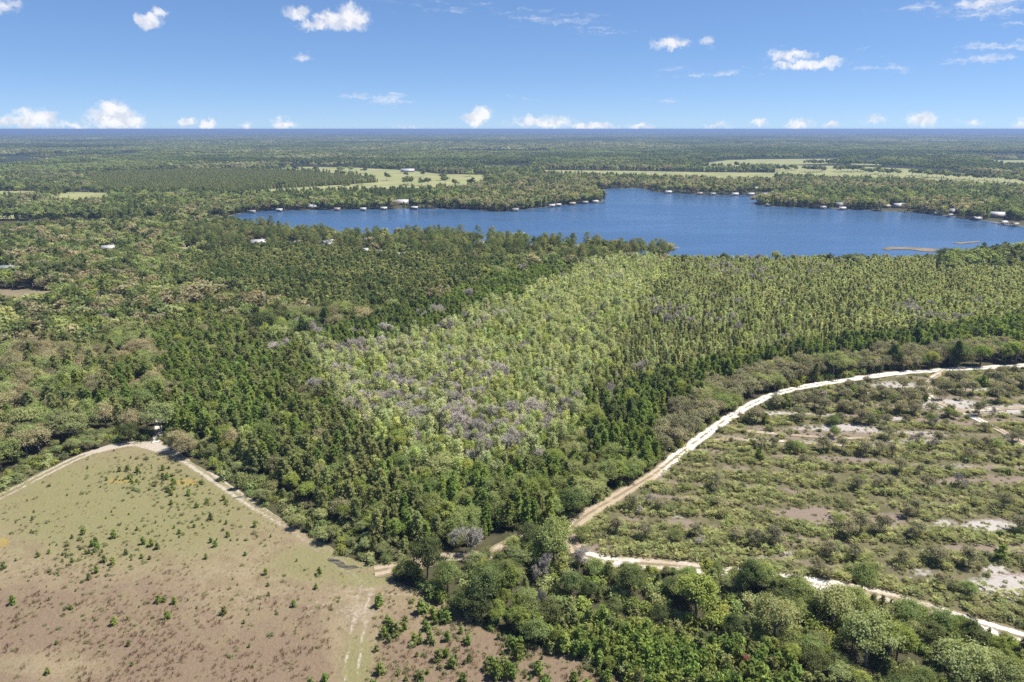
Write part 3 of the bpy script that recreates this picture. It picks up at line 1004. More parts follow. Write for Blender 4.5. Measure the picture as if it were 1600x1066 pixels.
for mname in ('leaf_green', 'leaf_fresh', 'leaf_moss', 'leaf_heath'):
    for k in range(2):
        proto({'leaf_green': 'shrub', 'leaf_fresh': 'shrub_fresh', 'leaf_moss': 'shrub', 'leaf_heath': 'shrub_heath'}[mname], shrub(g, 2.2, g.uniform(1.3, 1.8)), mname, 'bark')
for k in range(2):
    proto('shrub_red', shrub(g, 3.0, 1.5), 'leaf_red', 'bark')
for k in range(4):
    proto('palmetto', palmetto(g), 'leaf_palmetto', 'bark')
for k in range(3):
    proto('heath', shrub(g, .8, .8, 8, 16, .14), 'leaf_heath', 'bark')
for k in range(3):
    proto('sapling', pine(g, 2.6, g.uniform(.8, 1.15), .05, 6, 5, 3, .42, .09, 5, p=g.uniform(.5, .9)), 'pine_green', 'bark_pine')
for k in range(2):
    proto('sapling_olive', pine(g, 2.6, g.uniform(.8, 1.15), .05, 6, 5, 3, .42, .09, 5, p=g.uniform(.5, .9)), 'pine_olive', 'bark_pine')
for k in range(2):
    for mname in ('grass_tan', 'grass_red', 'grass_green', 'reed'):
        proto(mname, tuft(g), mname, 'bark')
for mname in ('pine_dark', 'pine_olive'):
    for k in range(2):
        proto('patch_' + mname, patch(g, conifer=True), mname, 'bark')
for mname in ('oak_dark', 'leaf_green', 'leaf_tan', 'leaf_cypress'):
    for k in range(2):
        proto('patch_' + mname, patch(g), mname, 'bark')
FAMARR = {k: np.array(v) for k, v in FAM.items()}

# ------------------------------------------------------------------ where things stand
HOUSES = [   # px, py of the base, turn, width, depth, wall height, roof colour, kind, label
    (405, 384, .35, 15, 10, 3.4, 'white', 'house', 'long white-roofed house among the trees on the near lake shore, at left'),
    (513, 386, 1.0, 14, 11, 3.8, 'white', 'house', 'white metal-roofed house with steep gable on the near lake shore'),
    (573, 376.5, .2, 9, 6, 2.6, 'white', 'shed', 'small white shed between tall pines at the near water edge'),
    (462, 384, .1, 11, 8, 3.0, 'tan', 'house', 'tan-roofed house between the two white ones on the near shore'),
    (573, 395, .1, 8, 6, 2.6, 'white', 'shed', 'small white shed behind the plantation, left of two more'),
    (592, 398, -.2, 9, 6, 2.6, 'grey', 'shed', 'grey shed half hidden behind the plantation pines'),
    (628, 402, .3, 8, 6, 2.6, 'white', 'shed', 'lone white shed at the back edge of the pine plantation'),
    (752, 386, .1, 12, 9, 3.2, 'tan', 'house', 'tan-walled house among lakeside pines left of centre'),
    (832, 388, .4, 9, 7, 2.8, 'white', 'house', 'small white house deep among dark lakeside pines'),
    (905, 389, .1, 8, 6, 2.6, 'tan', 'shed', 'tan shed among the dark lakeside pines, right of the small white house'),
    (172, 392, .2, 14, 8, 3.0, 'white', 'house', 'white-roofed house in the woods at upper left'),
    (290, 396, -.3, 15, 9, 3.0, 'tan', 'house', 'pale tan house in the woods left of the plantation'),
    (10, 426, .2, 15, 9, 3.2, 'grey', 'house', 'grey-roofed house by the left edge of the photo'),
    (488, 326, .1, 14, 9, 3.4, 'white', 'house', 'white house behind the far left lake shore'),
    (628, 320, .1, 22, 12, 4.5, 'white', 'house', 'large white house among trees behind the far shore, left of the dark roof'),
    (668, 319, -.2, 26, 13, 4.5, 'dark', 'house', 'dark-roofed house with lawn behind the far shore'),
    (637, 269, .1, 40, 16, 4.5, 'white', 'barn', 'white barn at the back of the pale pasture'),
    (1180, 299, .2, 20, 12, 4.5, 'white', 'house', 'white house on the far right shore above the cove'),
    (1312, 323.5, .1, 16, 10, 4.0, 'grey', 'house', 'grey-roofed house on the right shore by the first boathouses'),
    (1404, 325, .1, 18, 10, 4.0, 'white', 'house', 'white house on the right shore with two roofs beside the lawn'),
    (1418, 325.6, -.1, 14, 9, 3.6, 'dark', 'house', 'dark-roofed house right beside the white one on the right shore'),
    (1385, 325, .3, 9, 7, 3.0, 'tan', 'shed', 'tan shed on the yellow lawn of the right shore'),
    (1487, 333.5, .2, 15, 10, 3.6, 'grey', 'house', 'grey house in the woods of the right shore near a dock'),
    (1558, 340.5, -.4, 18, 11, 4.5, 'white', 'house', 'white steep-roofed house near the right edge of the photo'),
]
BOATH = [   # px, py on the waterline, turn, size, roof, label
    (304, 348, .5, 12, 'white', 'white-roofed boathouse at the left end of the lake'),
    (332, 341, .2, 8, 'tan', 'small tan boathouse near the left end of the lake'),
    (395, 333.5, .1, 9, 'grey', 'grey boathouse, first on the far left shore'),
    (437, 331, .1, 9, 'white', 'white boathouse in front of dense trees on the far left shore'),
    (527, 329.5, .1, 9, 'tan', 'tan boathouse in the middle of the far left shore'),
    (568, 329.5, -.1, 9, 'white', 'white boathouse left of the large white house'),
    (600, 328.5, .1, 10, 'white', 'white boathouse just below the large white house'),
    (648, 327.5, 0, 10, 'white', 'bright white boathouse beside the lawn on the far shore'),
    (805, 330.5, .2, 10, 'grey', 'grey boathouse alone on the left flank of the point'),
    (862, 324, .3, 10, 'white', 'white boathouse, left of a close pair on the point'),
    (872, 322.8, .3, 9, 'white', 'white boathouse, right of a close pair on the point'),
    (894, 320.8, .3, 11, 'tan', 'tan boathouse halfway along the point'),
    (914, 319, .3, 10, 'grey', 'grey boathouse second from the tip of the point'),
    (930, 317.6, .3, 10, 'white', 'white boathouse nearest the tip of the point'),
    (934, 300, .2, 11, 'white', 'white boathouse behind the tip of the point in the cove'),
    (1044, 302.5, .1, 13, 'white', 'white boathouse at the left of the far cove shore'),
    (1093, 304.6, .1, 11, 'tan', 'tan boathouse in the middle of the far cove shore'),
    (1113, 305.4, .1, 11, 'grey', 'grey boathouse in the middle of the far cove shore'),
    (1148, 305.8, .1, 13, 'white', 'wide white boathouse on the far cove shore'),
    (1173, 305.8, -.1, 12, 'white', 'white boathouse below the white house on the far cove shore'),
    (1194, 305.8, -.1, 12, 'grey', 'grey boathouse last on the far cove shore'),
    (1200, 322.8, .1, 7, 'white', 'tiny white boathouse at the tip of the right point'),
    (1285, 327, .1, 10, 'grey', 'grey boathouse on the right shore, left of a long dock'),
    (1315, 328.5, .1, 11, 'white', 'white boathouse below the grey-roofed house on the right shore'),
    (1463, 336.5, .2, 9, 'white', 'white boathouse right of the lawn on the right shore'),
    (1483, 339.2, .2, 8, 'grey', 'small grey boathouse beside a white one on the right shore'),
    (1525, 344.5, .3, 12, 'white', 'long white boathouse on the sandy part of the right shore'),
    (1567, 351, .3, 10, 'white', 'white boathouse below the steep-roofed house at right'),
    (1585, 354, .3, 9, 'tan', 'tan boathouse nearest the right edge of the photo'),
]

Z = {}
Z['bud'] = [(-300, 900), (-150, 835), (0, 763), (60, 734), (130, 702), (185, 684), (240, 682), (255, 640), (330, 640), (330, 560), (250, 520), (0, 540), (-400, 560)]
Z['plant_left'] = [(258, 690), (300, 716), (350, 745), (400, 778), (470, 824), (540, 866), (590, 882), (660, 872), (700, 860), (640, 800), (610, 730), (540, 660), (490, 590), (470, 545), (330, 500), (220, 520), (258, 600), (262, 650)]
Z['plant_mid'] = [(335, 400), (420, 396), (560, 400), (700, 408), (760, 424), (745, 450), (640, 485), (560, 500), (400, 480), (300, 440), (300, 415)]
Z['band'] = [(470, 545), (560, 505), (650, 488), (760, 450), (860, 425), (900, 440), (840, 465), (720, 510), (640, 530), (560, 560)]
Z['cypress'] = [(470, 545), (560, 560), (640, 530), (720, 510), (840, 465), (900, 440), (930, 415), (1040, 412), (1020, 460), (960, 540), (930, 610), (900, 680), (860, 730), (760, 770), (640, 740), (540, 660)]
Z['plant_right'] = [(1040, 411), (1450, 411), (1740, 404), (1740, 520), (1600, 524), (1400, 545), (1180, 572), (1000, 630), (930, 660), (960, 540), (1020, 460)]
Z['dark_edge'] = [(920, 690), (960, 630), (1020, 602), (1180, 562), (1400, 534), (1600, 512), (1740, 505), (1740, 535), (1600, 545), (1400, 556), (1200, 582), (1070, 622), (1000, 690), (930, 740)]
Z['center_low'] = [(610, 730), (640, 740), (760, 770), (860, 730), (920, 690), (1000, 680), (1060, 690), (1030, 728), (985, 758), (925, 792), (885, 822), (800, 842), (700, 866), (640, 800)]
Z['grey_oaks'] = [(1010, 700), (1060, 640), (1100, 612), (1200, 582), (1400, 556), (1600, 545), (1740, 535), (1740, 556), (1600, 567), (1480, 574), (1400, 580), (1290, 594), (1210, 611), (1150, 640), (1085, 686), (1040, 722)]
Z['lower'] = [(622, 905), (645, 890), (700, 878), (760, 872), (800, 852), (885, 826), (896, 866), (935, 880), (1080, 892), (1280, 919), (1335, 928), (1400, 943), (1500, 974), (1600, 1006), (1760, 1050), (1800, 1180), (1060, 1180), (1000, 1090), (950, 1045), (890, 1022), (830, 1002), (760, 976), (700, 942)]
Z['young'] = [(830, 990), (880, 960), (960, 965), (1040, 985), (1130, 1010), (1230, 1040), (1300, 1080), (1320, 1180), (1075, 1180), (1010, 1095), (955, 1050), (890, 1022)]
Z['lakeside'] = [(300, 372), (380, 366), (480, 375), (700, 382), (850, 389), (960, 397), (1040, 405), (1040, 415), (900, 420), (760, 420), (640, 408), (420, 396), (300, 398)]
Z['shore_right'] = [(1455, 414), (1480, 405), (1560, 401), (1740, 397), (1740, 412), (1600, 418), (1460, 422)]
Z['block_far'] = [(140, 300), (150, 276), (200, 268), (380, 267), (430, 270), (500, 274), (560, 279), (592, 285), (540, 289), (430, 296), (330, 303), (240, 306)]
FARDARK = [[(1180, 262), (1500, 257), (1700, 262), (1700, 274), (1480, 268), (1300, 262)], [(640, 256), (760, 256), (790, 268), (700, 270)], [(1150, 255), (1330, 252.5), (1430, 258), (1200, 262)], [(-100, 226), (190, 229), (250, 232), (-100, 232)], [(1300, 238), (1600, 240), (1700, 246), (1400, 247)], [(250, 258), (640, 261), (650, 254), (300, 252)]]
# species per zone: family, weight, low, high height
Z['belt'] = [(258, 692), (300, 720), (350, 749), (400, 783), (470, 829), (540, 869), (590, 886), (650, 878), (700, 862), (640, 858), (585, 846), (520, 812), (440, 762), (370, 722), (310, 690), (270, 672)]
Z['belt_left'] = [(-260, 895), (-150, 842), (0, 770), (60, 740), (130, 708), (190, 690), (245, 688), (240, 676), (180, 672), (110, 690), (50, 716), (0, 742), (-150, 812), (-260, 860)]
SPEC = {
    'belt': ([('shrub', .34, 1.1, 2.2), ('shrub_heath', .26, .9, 1.9), ('moss', .13, 2.6, 4.2), ('pine_olive', .15, 2.5, 4.5), ('shrub_fresh', .12, 1.2, 2.4)], 1.9),
    'belt_left': ([('shrub', .3, 1.1, 2.4), ('shrub_fresh', .25, 1.2, 2.6), ('shrub_heath', .25, .9, 1.9), ('moss', .2, 2.6, 4.6)], 2.3),
    'mixed': ([('tan', .20, 7, 10), ('oak_dark', .20, 7, 11), ('pine_dark', .08, 8, 12), ('green', .26, 7, 10), ('fresh', .12, 6, 9), ('moss', .10, 7, 10), ('bare', .04, 7, 10)], 5.0),
    'bud': ([('tan', .26, 5, 8), ('moss', .14, 6, 9), ('pine_olive', .24, 7, 10), ('green', .18, 5, 8), ('pine_green', .10, 7, 10), ('spring', .08, 5, 8)], 4.2),
    'plant_left': ([('pine_green', .40, 6, 9), ('green', .06, 5, 7), ('pine_olive', .38, 6, 9), ('fresh', .10, 4, 6.5), ('spring', .03, 5, 7), ('tan', .03, 5, 7)], 2.9),
    'plant_mid': ([('pine_olive', .62, 8, 10.5), ('pine_dark', .38, 8, 10.5)], 3.3),
    'band': ([('pine_green', .75, 6, 8.5), ('pine_dark', .25, 6, 8.5)], 2.8),
    'cypress': ([('spring', .28, 5, 9), ('fresh', .08, 5, 8), ('cypress', .40, 6, 10), ('pine_slim', .10, 5, 8), ('bare', .20, 7, 10)], 2.6),
    'plant_right': ([('pine_slim', .46, 4.5, 6.5), ('cypress', .26, 4, 6.5), ('pine_olive', .14, 4.5, 6.5), ('spring', .11, 4, 6.5), ('bare', .03, 5, 7)], 2.9),
    'dark_edge': ([('pine_green', .55, 6, 8.5), ('pine_dark', .35, 6, 8.5), ('fresh', .10, 5, 7)], 2.9),
    'center_low': ([('pine_green', .38, 5, 8), ('green', .22, 4, 7), ('pine_olive', .18, 5, 8), ('fresh', .14, 4, 6.5), ('moss', .08, 4, 7)], 2.9),
    'grey_oaks': ([('scrub_oak', .78, 4.5, 7), ('moss', .14, 4.5, 6.5), ('green', .08, 4, 6)], 3.3),
    'lower': ([('fresh', .20, 2.8, 5.2), ('green', .16, 3, 5.5), ('moss', .08, 3, 5), ('oak_dark', .10, 3, 5.5), ('pine_olive', .10, 3, 5.5), ('shrub_fresh', .18, 1.6, 3), ('shrub', .18, 1.6, 3)], 2.5),
    'young': ([('sapling', .6, 2.5, 4.2), ('sapling_olive', .25, 2.5, 4), ('shrub_fresh', .15, 1.5, 2.5)], 1.75),
    'lakeside': ([('tall_pine', .55, 11, 16), ('oak_dark', .2, 7, 10), ('tan', .1, 6, 9), ('green', .15, 7, 9)], 5.5),
    'shore_right': ([('green', .4, 8, 12), ('cypress', .25, 7, 10), ('oak_dark', .15, 8, 12), ('pine_dark', .2, 9, 12)], 5.0),
}


def zone_of(px, py):
    z = np.full(np.shape(px), 'mixed', dtype=object)
    for k in ('bud', 'plant_left', 'plant_mid', 'cypress', 'band', 'plant_right', 'center_low', 'dark_edge', 'grey_oaks', 'lower', 'young', 'belt', 'belt_left', 'lakeside', 'shore_right'):
        z[inpoly(px, py, Z[k])] = k
    z[(z == 'mixed') & (py > 600) & (px > 480)] = 'center_low'
    z[(z == 'center_low') & (py > 890)] = 'lower'
    return z


def keep_out(x, y, px, py, pad=0.8):
    """True where no tree may stand"""
    k = inpoly(x, y, lake_w)
    k |= inpoly(px, py, FIELD)
    for pts, hw in ROAD_W.values():
        k |= dist_line(x, y, pts) < (hw * 1.15 + pad if hw > 1.5 else hw * .8)
    for pl in list(PAST.values()) + list(CLEAR.values()) + list(FARLAKE.values()):
        k |= inpoly(px, py, pl)
    for q_, (hx, hy, *_r) in enumerate(HOUSES):
        wx, wy = P(hx, hy)
        dn = math.hypot(wx, wy)
        ux, uy = wx / dn, wy / dn
        wd = _r[1]
        a = (x - wx) * ux + (y - wy) * uy; b = (x - wx) * -uy + (y - wy) * ux
        f_ = 1.2 if q_ in (0, 1, 3, 7) else 1.0
        k |= (np.abs(b) < (wd * .40 + 1.0) * f_) & (a > -(13 + .026 * dn) * f_ * 1.15) & (a < _r[2] * .45 + 2)
    for (hx, hy, _t, sz, *_r) in BOATH:
        wx, wy = P(hx, hy)
        dn = math.hypot(wx, wy)
        ux, uy = wx / dn, wy / dn
        a = (x - wx) * ux + (y - wy) * uy; b = (x - wx) * -uy + (y - wy) * ux
        k |= (np.abs(b) < sz * .4) & (a > -30) & (a < sz * .45)
    return k


REC = []     # (family, proto, x, y, height, rot, zone)


def put(fam, x, y, h, zone, rot=None, z=0.0):
    n = len(x)
    if n == 0:
        return
    D = np.hypot(x, y)
    px_, py_ = pix(x, y)
    sl = np.sqrt(x ** 2 + y ** 2 + H * H)
    for nm, gaps in (('lower', [(925, 1100), (1275, 1335), (1365, 1640)]), ('main', [(930, 1640)])):
        rp = ROADS[nm][0]
        rp = sorted(rp[:-2] if nm == 'main' else rp)
        ry = np.interp(px_, [p[0] for p in rp], [p[1] for p in rp])
        lim = np.zeros(n, bool)
        for a_, b_ in gaps:
            lim |= (px_ > a_) & (px_ < b_)
        lim &= (py_ > ry) & (py_ < ry + 70)
        h = np.where(lim, np.minimum(h, np.maximum(.5, (py_ - ry - 3) * sl / FPX / .86)), h)
    lim = (px_ > 1045) & (px_ < 1455) & (py_ < 450) & (py_ > 380)
    h = np.where(lim, np.minimum(h, np.maximum(1.2, (py_ - 401 + rng.uniform(0, 3, n)) * sl / FPX)), h)
    far = (D > 340) & ((fam + '_far') in FAM)
    pr = rng.choice(FAMARR[fam], n)
    if far.any():
        pr[far] = rng.choice(FAMARR[fam + '_far'], far.sum())
    REC.append(dict(fam=np.full(n, fam, object), proto=pr, x=x, y=y, h=h, rot=rng.uniform(0, 6.283, n) if rot is None else rot, zone=zone))


def wedge_grid(d0, d1, sp, jit=.42, side=1.2, rot=0.2):
    m = d1 * 1.35
    gx, gy = np.meshgrid(np.arange(-m, m, sp), np.arange(-m, m, sp))
    c, s = math.cos(rot), math.sin(rot)
    x = gx * c - gy * s; y = gx * s + gy * c
    x = x.ravel(); y = y.ravel()
    k = (y > 20)
    x, y = x[k], y[k]
    x = x + rng.uniform(-jit, jit, len(x)) * sp; y = y + rng.uniform(-jit, jit, len(y)) * sp
    D = np.hypot(x, y)
    k = (D > d0) & (D < d1)
    x, y = x[k], y[k]
    px, py = pix(x, y)
    k = (px > 800 - 800 * side) & (px < 800 + 800 * side) & (py < 1150)
    return x[k], y[k], px[k], py[k]


def uniformize(v):
    r = np.empty(len(v)); r[np.argsort(v)] = np.arange(len(v)) / max(1, len(v)); return r


for zn, (spec, sp) in SPEC.items():
    x, y, px, py = wedge_grid(60, 770, sp, rot={'plant_mid': .35, 'plant_right': -.3, 'plant_left': .6}.get(zn, .2), jit=.38 if zn.startswith('plant') else .46)
    zz = zone_of(px + np.where(py < 640, 1.0, .35) * ((fbm(x, y, 22, 40) - .5) * 60 + rng.normal(0, 7, len(x))), py + np.where(py < 640, 1.0, .35) * ((fbm(x, y, 22, 41) - .5) * 22 + rng.normal(0, 2.5, len(x))))
    k = (zz == zn) & ~inpoly(px, py, SCRUB) & (py > 345)
    x, y, px, py = x[k], y[k], px[k], py[k]
    k = ~keep_out(x, y, px, py, .6)
    if zn == 'lower':
        k &= rng.random(len(x)) < .88
    x, y = x[k], y[k]
    if not len(x):
        continue
    cl = {'cypress': .3, 'plant_right': .35, 'plant_left': .5, 'belt': .35}.get(zn, .6)
    u = cl * uniformize(fbm(x, y, 14 if zn != 'plant_right' else 40, 50 + len(zn))) + (1 - cl) * rng.random(len(x))
    u = uniformize(u)
    cum = np.cumsum([s[1] for s in spec]); cum /= cum[-1]
    idx = np.searchsorted(cum, u)
    if zn == 'cypress':
        gr = np.zeros(len(x)); p1, p2 = pix(x, y)
        for c_ in ((560, 555, 56, 30), (610, 640, 70, 30), (690, 515, 90, 30), (730, 480, 50, 16), (720, 690, 60, 26), (830, 682, 60, 22), (680, 645, 60, 26), (720, 590, 50, 20), (770, 610, 26, 16)):
            gr = np.maximum(gr, blob(p1, p2, *c_))
        bi = [i for i, q_ in enumerate(spec) if q_[0] == 'bare'][0]
        r_ = rng.random(len(x))
        idx = np.where(idx == bi, rng.choice([0, 2, 2], len(x)), idx)
        idx = np.where(r_ < gr * .27 + .015, bi, idx)
    for i, (fam, wt, h0, h1) in enumerate(spec):
        m = idx == i
        xx, yy = x[m], y[m]
        hh = rng.uniform(h0, h1, m.sum()) * (0.85 + .3 * fbm(xx, yy, 30, 77))
        if fam in ('tan', 'oak_dark', 'moss', 'green') and zn in ('mixed', 'bud', 'lakeside'):
            hh *= rng.choice([.75, 1.0, 1.15], m.sum())
        put(fam, xx, yy, hh, zn)

# beyond the lake: single trees to 1.7 km, groups of crowns to 9 km
for (d0, d1, sp) in ((560, 1000, 6.2), (1000, 1750, 8.5)):
    x, y, px, py = wedge_grid(d0, d1, sp, side=1.1)
    k = (py <= 345) & ~keep_out(x, y, px, py, 1.0)
    x, y, px, py = x[k], y[k], px[k], py[k]
    blk = inpoly(px, py, Z['block_far'])
    n = fbm(x, y, 160, 91); r = rng.random(len(x))
    u = uniformize(.6 * uniformize(n) + .4 * r)
    shore = dist_line(x, y, lake_w) < 34
    fam = np.select([blk, u < .34, u < .56, u < .76, u < .87, u < .94], ['pine_olive', 'pine_dark', 'green', 'pine_olive', 'oak_dark', 'tan'], 'cypress')
    sr = rng.random(len(x))
    fam = np.where(shore & (sr < .55) & ~blk, np.select([sr < .2, sr < .38], ['tan', 'moss'], 'oak_dark'), fam)
    for f in set(fam):
        m = fam == f
        hh = np.where(blk[m], rng.uniform(7, 8.5, m.sum()), rng.uniform(8, 13.5, m.sum()))
        put(f, x[m], y[m], hh, np.where(blk[m], 'far_block', 'far'))
# denser fill of the far plantation block
x, y, px, py = wedge_grid(900, 1750, 5.0, jit=.3)
k = inpoly(px, py, Z['block_far']); x, y = x[k], y[k]
put('pine_olive', x, y, rng.uniform(6.5, 8, len(x)), 'far_block')
for (d0, d1, sp) in ((1700, 3200, 26), (3200, 5500, 32), (5500, 9500, 50), (9500, 19000, 110)):
    x, y, px, py = wedge_grid(d0, d1, sp, side=1.08)
    bad = np.zeros(len(x), bool)
    for pl in list(PAST.values()) + list(FARLAKE.values()):
        bad |= inpoly(px, py, pl) | inpoly(px, py + 1.0, pl)
    bad |= inpoly(px, py, [(1155, 250), (1222, 250), (1222, 263), (1155, 263)])
    bad |= (fbm(x, y * .35, 420, 66) > .69)          # thin open strips
    x, y, px, py = x[~bad], y[~bad], px[~bad], py[~bad]
    dark = np.zeros(len(x), bool)
    for pl in FARDARK:
        dark |= inpoly(px, py, pl)
    u = uniformize(.68 * uniformize(fbm(x, y * .6, 520, 93)) + .32 * rng.random(len(x)))
    fam = np.select([dark, u < .32, u < .58, u < .76, u < .90], ['patch_pine_dark', 'patch_pine_dark', 'patch_leaf_green', 'patch_pine_olive', 'patch_oak_dark'], 'patch_leaf_tan')
    fam = np.where((fam == 'patch_leaf_tan') & (rng.random(len(x)) < .5), 'patch_leaf_cypress', fam)
    for f in set(fam):
        m = fam == f
        put(f, x[m], y[m], rng.uniform(9, 13.0, m.sum()), 'far')

# scrub on the right: carpet of palmetto and heath, bushes, small oaks
x, y, px, py = wedge_grid(60, 330, 1.25, jit=.5)
k = inpoly(px, py, SCRUB)
x, y, px, py = x[k], y[k], px[k], py[k]
k = ~keep_out(x, y, px, py, .1); x, y, px, py = x[k], y[k], px[k], py[k]
sa = scrub_attrs(x, y, px, py)
cover = .55 * fbm(x, y, 9, 12) + .45 * fbm(x * .3, y, 7, 15) + .25 * (fbm(x, y, 50, 13) - .5) + .27 * (windrow(x, y) - .45) - .45 * sa['sand'] - .28 * sa['brown'] + np.clip((py - 760) / 900, -.12, .12)
u = rng.random(len(x))
pal = (cover + (u - .5) * .55 > .47)
kind = .5 * fbm(x, y, 8, 14) + .5 * fbm(x * .3, y, 6, 16)
m = pal & (kind + (u - .5) * .3 > .47)
put('palmetto', x[m], y[m], rng.uniform(.6, 1.3, m.sum()), 'scrub')
m = pal & ~(kind + (u - .5) * .3 > .47)
put('heath', x[m], y[m], rng.uniform(.5, 1.15, m.sum()), 'scrub')
m = ~pal & (u < .30)
put('heath', x[m], y[m], rng.uniform(.3, .7, m.sum()), 'scrub')
x, y, px, py = wedge_grid(60, 330, 2.5, jit=.5)
k = inpoly(px, py, SCRUB); x, y, px, py = x[k], y[k], px[k], py[k]
k = ~keep_out(x, y, px, py, .4); x, y, px, py = x[k], y[k], px[k], py[k]
sa = scrub_attrs(x, y, px, py)
OAKB = [(1200, 640, 120, 16), (1330, 650, 220, 22), (1500, 612, 110, 18), (1560, 610, 60, 16), (1400, 625, 160, 14), (1290, 712, 120, 12), (1500, 705, 90, 18), (1560, 720, 60, 20), (1180, 775, 110, 14), (1300, 770, 60, 10), (1400, 765, 80, 10), (1080, 790, 120, 12),
        (1390, 830, 60, 22), (1180, 845, 30, 16), (1330, 845, 60, 14), (1030, 850, 60, 12), (1350, 900, 70, 14), (1290, 880, 60, 12), (1480, 880, 40, 10), (1590, 600, 60, 20), (1230, 620, 60, 10), (1450, 860, 60, 8)]
ok = np.zeros(len(x))
for (cx, cy, rx, ry) in OAKB:
    ok = np.maximum(ok, blob(px, py, cx, cy, rx, ry))
u = rng.random(len(x)); nn = fbm(x, y, 12, 19)
top = np.clip((700 - py) / 80, 0, 1)
wr_ = windrow(x, y)
m = (u < (.05 + ok * (.30 + .26 * top) * (nn > .38)) * np.clip(wr_ * 2.8 - .9, 0, 1.7)) & (sa['sand'] < .75)
t_ = rng.random(len(x))
mm = m & (t_ < .58); put('scrub_oak', x[mm], y[mm], rng.uniform(2.6, 4.8, mm.sum()) * (1 + .25 * top[mm]), 'scrub')
mm = m & (t_ >= .58) & (t_ < .68); put('green', x[mm], y[mm], rng.uniform(2.4, 4.0, mm.sum()), 'scrub')
mm = m & (t_ >= .68) & (t_ < .76); put('bare', x[mm], y[mm], rng.uniform(2.5, 4.5, mm.sum()), 'scrub')
mm = m & (t_ >= .76) & (t_ < .82); put('sapling', x[mm], y[mm], rng.uniform(2.5, 4.5, mm.sum()), 'scrub')
mm = (m & (t_ >= .82)) | (~m & (u < .22) & (sa['sand'] < .5) & (wr_ > .3)); put('shrub_heath', x[mm], y[mm], rng.uniform(.8, 1.9, mm.sum()), 'scrub')
mm = ~m & (u > .95) & (sa['sand'] < .6); put('shrub', x[mm], y[mm], rng.uniform(.9, 1.9, mm.sum()), 'scrub')

# forest edges: bushes along field and roads
x, y, px, py = wedge_grid(60, 300, 2.3, jit=.5)
ko = keep_out(x, y, px, py, .0)
edge = np.full(len(x), 1e9)
fw = [P(*p) for p in FIELD]
edge = np.minimum(dist_line(x, y, fw), np.minimum(dist_line(x, y, ROAD_W['main'][0]) - 3, dist_line(x, y, ROAD_W['lower'][0]) - 2))
m = ~ko & ~inpoly(px, py, SCRUB) & (edge < 6) & ~inpoly(px, py, Z['belt']) & ~inpoly(px, py, Z['belt_left']) & (rng.random(len(x)) < .6)
t_ = rng.random(len(x))
mm = m & (t_ < .5); put('shrub', x[mm], y[mm], rng.uniform(1.2, 2.8, mm.sum()), 'edge')
mm = m & (t_ >= .5) & (t_ < .7); put('shrub_fresh', x[mm], y[mm], rng.uniform(1.2, 2.6, mm.sum()), 'edge')
mm = m & (t_ >= .7); put('shrub_heath', x[mm], y[mm], rng.uniform(1.0, 2.0, mm.sum()), 'edge')

# the open field: young pines, bushes, tussocks
x, y, px, py = wedge_grid(60, 260, 1.15, jit=.5)
k = inpoly(px, py, FIELD); x, y, px, py = x[k], y[k], px[k], py[k]
d = np.minimum(dist_line(x, y, PERIM), dist_line(x, y, TR2))
SAPB = [(230, 745, 70, 26, .30), (275, 775, 60, 18, .22), (310, 800, 70, 24, .30), (370, 830, 50, 20, .14), (130, 870, 70, 40, .20), (60, 830, 60, 30, .10), (200, 850, 60, 30, .10), (110, 960, 110, 60, .06), (300, 950, 120, 60, .05), (350, 1020, 80, 30, .04),
        (660, 980, 90, 50, .28), (760, 1020, 120, 40, .42), (860, 1040, 120, 30, .5), (620, 1060, 60, 30, .35), (740, 1080, 200, 40, .40), (30, 900, 40, 30, .1), (240, 830, 120, 60, .05), (180, 720, 60, 14, .10)]
den = np.full(len(x), .024)
for (cx, cy, rx, ry, a) in SAPB:
    den = np.maximum(den, np.clip(blob(px, py, cx, cy, rx, ry), 0, 1) * a * 1.5)
nn = fbm(x, y, 7, 22)
m = (rng.random(len(x)) < den * np.clip((nn - .3) * 4, .1, 1.6)) & (d > 3.2)
t_ = rng.random(len(x))
right = px > 590
sz = lambda k_: (.55 + 1.5 * rng.random(k_) ** 2.2)
mm = m & (t_ < .42); put('sapling', x[mm], y[mm], sz(mm.sum()) * np.where(right[mm], 1.7, 1), 'field')
mm = m & (t_ >= .42) & (t_ < .66); put('sapling_olive', x[mm], y[mm], sz(mm.sum()) * np.where(right[mm], 1.6, 1), 'field')
mm = m & (t_ >= .66) & (t_ < .76); put('shrub_heath', x[mm], y[mm], rng.uniform(.4, 1.0, mm.sum()), 'field')
mm = m & (t_ >= .76); put('heath', x[mm], y[mm], rng.uniform(.3, .8, mm.sum()), 'field')
m2 = (rng.random(len(x)) < np.minimum(den * .9, .22) + .02) & (d > 2.5) & ~m
put('heath', x[m2], y[m2], rng.uniform(.2, .55, m2.sum()), 'field')
x, y, px, py = wedge_grid(60, 260, .85, jit=.5)
k = inpoly(px, py, FIELD); x, y, px, py = x[k], y[k], px[k], py[k]
fa = field_attrs(x, y, px, py)
u = rng.random(len(x)); nn = fbm(x, y, 5, 23)
k = (fa['sand'] < .35) & (u < np.clip((nn - .36) * 2.6, .04, .85) * (.35 + .65 * np.clip(fa['red'] + .15, 0, 1)))
x, y, px, py, nn = x[k], y[k], px[k], py[k], nn[k]
fa = {a: b[k] for a, b in fa.items()}
t_ = rng.random(len(x))
isr = t_ < fa['red'] * .75
isg = ~isr & (rng.random(len(x)) < fa['green'] * .8)
ist = ~isr & ~isg
put('grass_red', x[isr], y[isr], rng.uniform(.3, .75, isr.sum()), 'grass')
put('grass_green', x[isg], y[isg], rng.uniform(.15, .4, isg.sum()), 'grass')
put('grass_tan', x[ist], y[ist], rng.uniform(.2, .6, ist.sum()), 'grass')
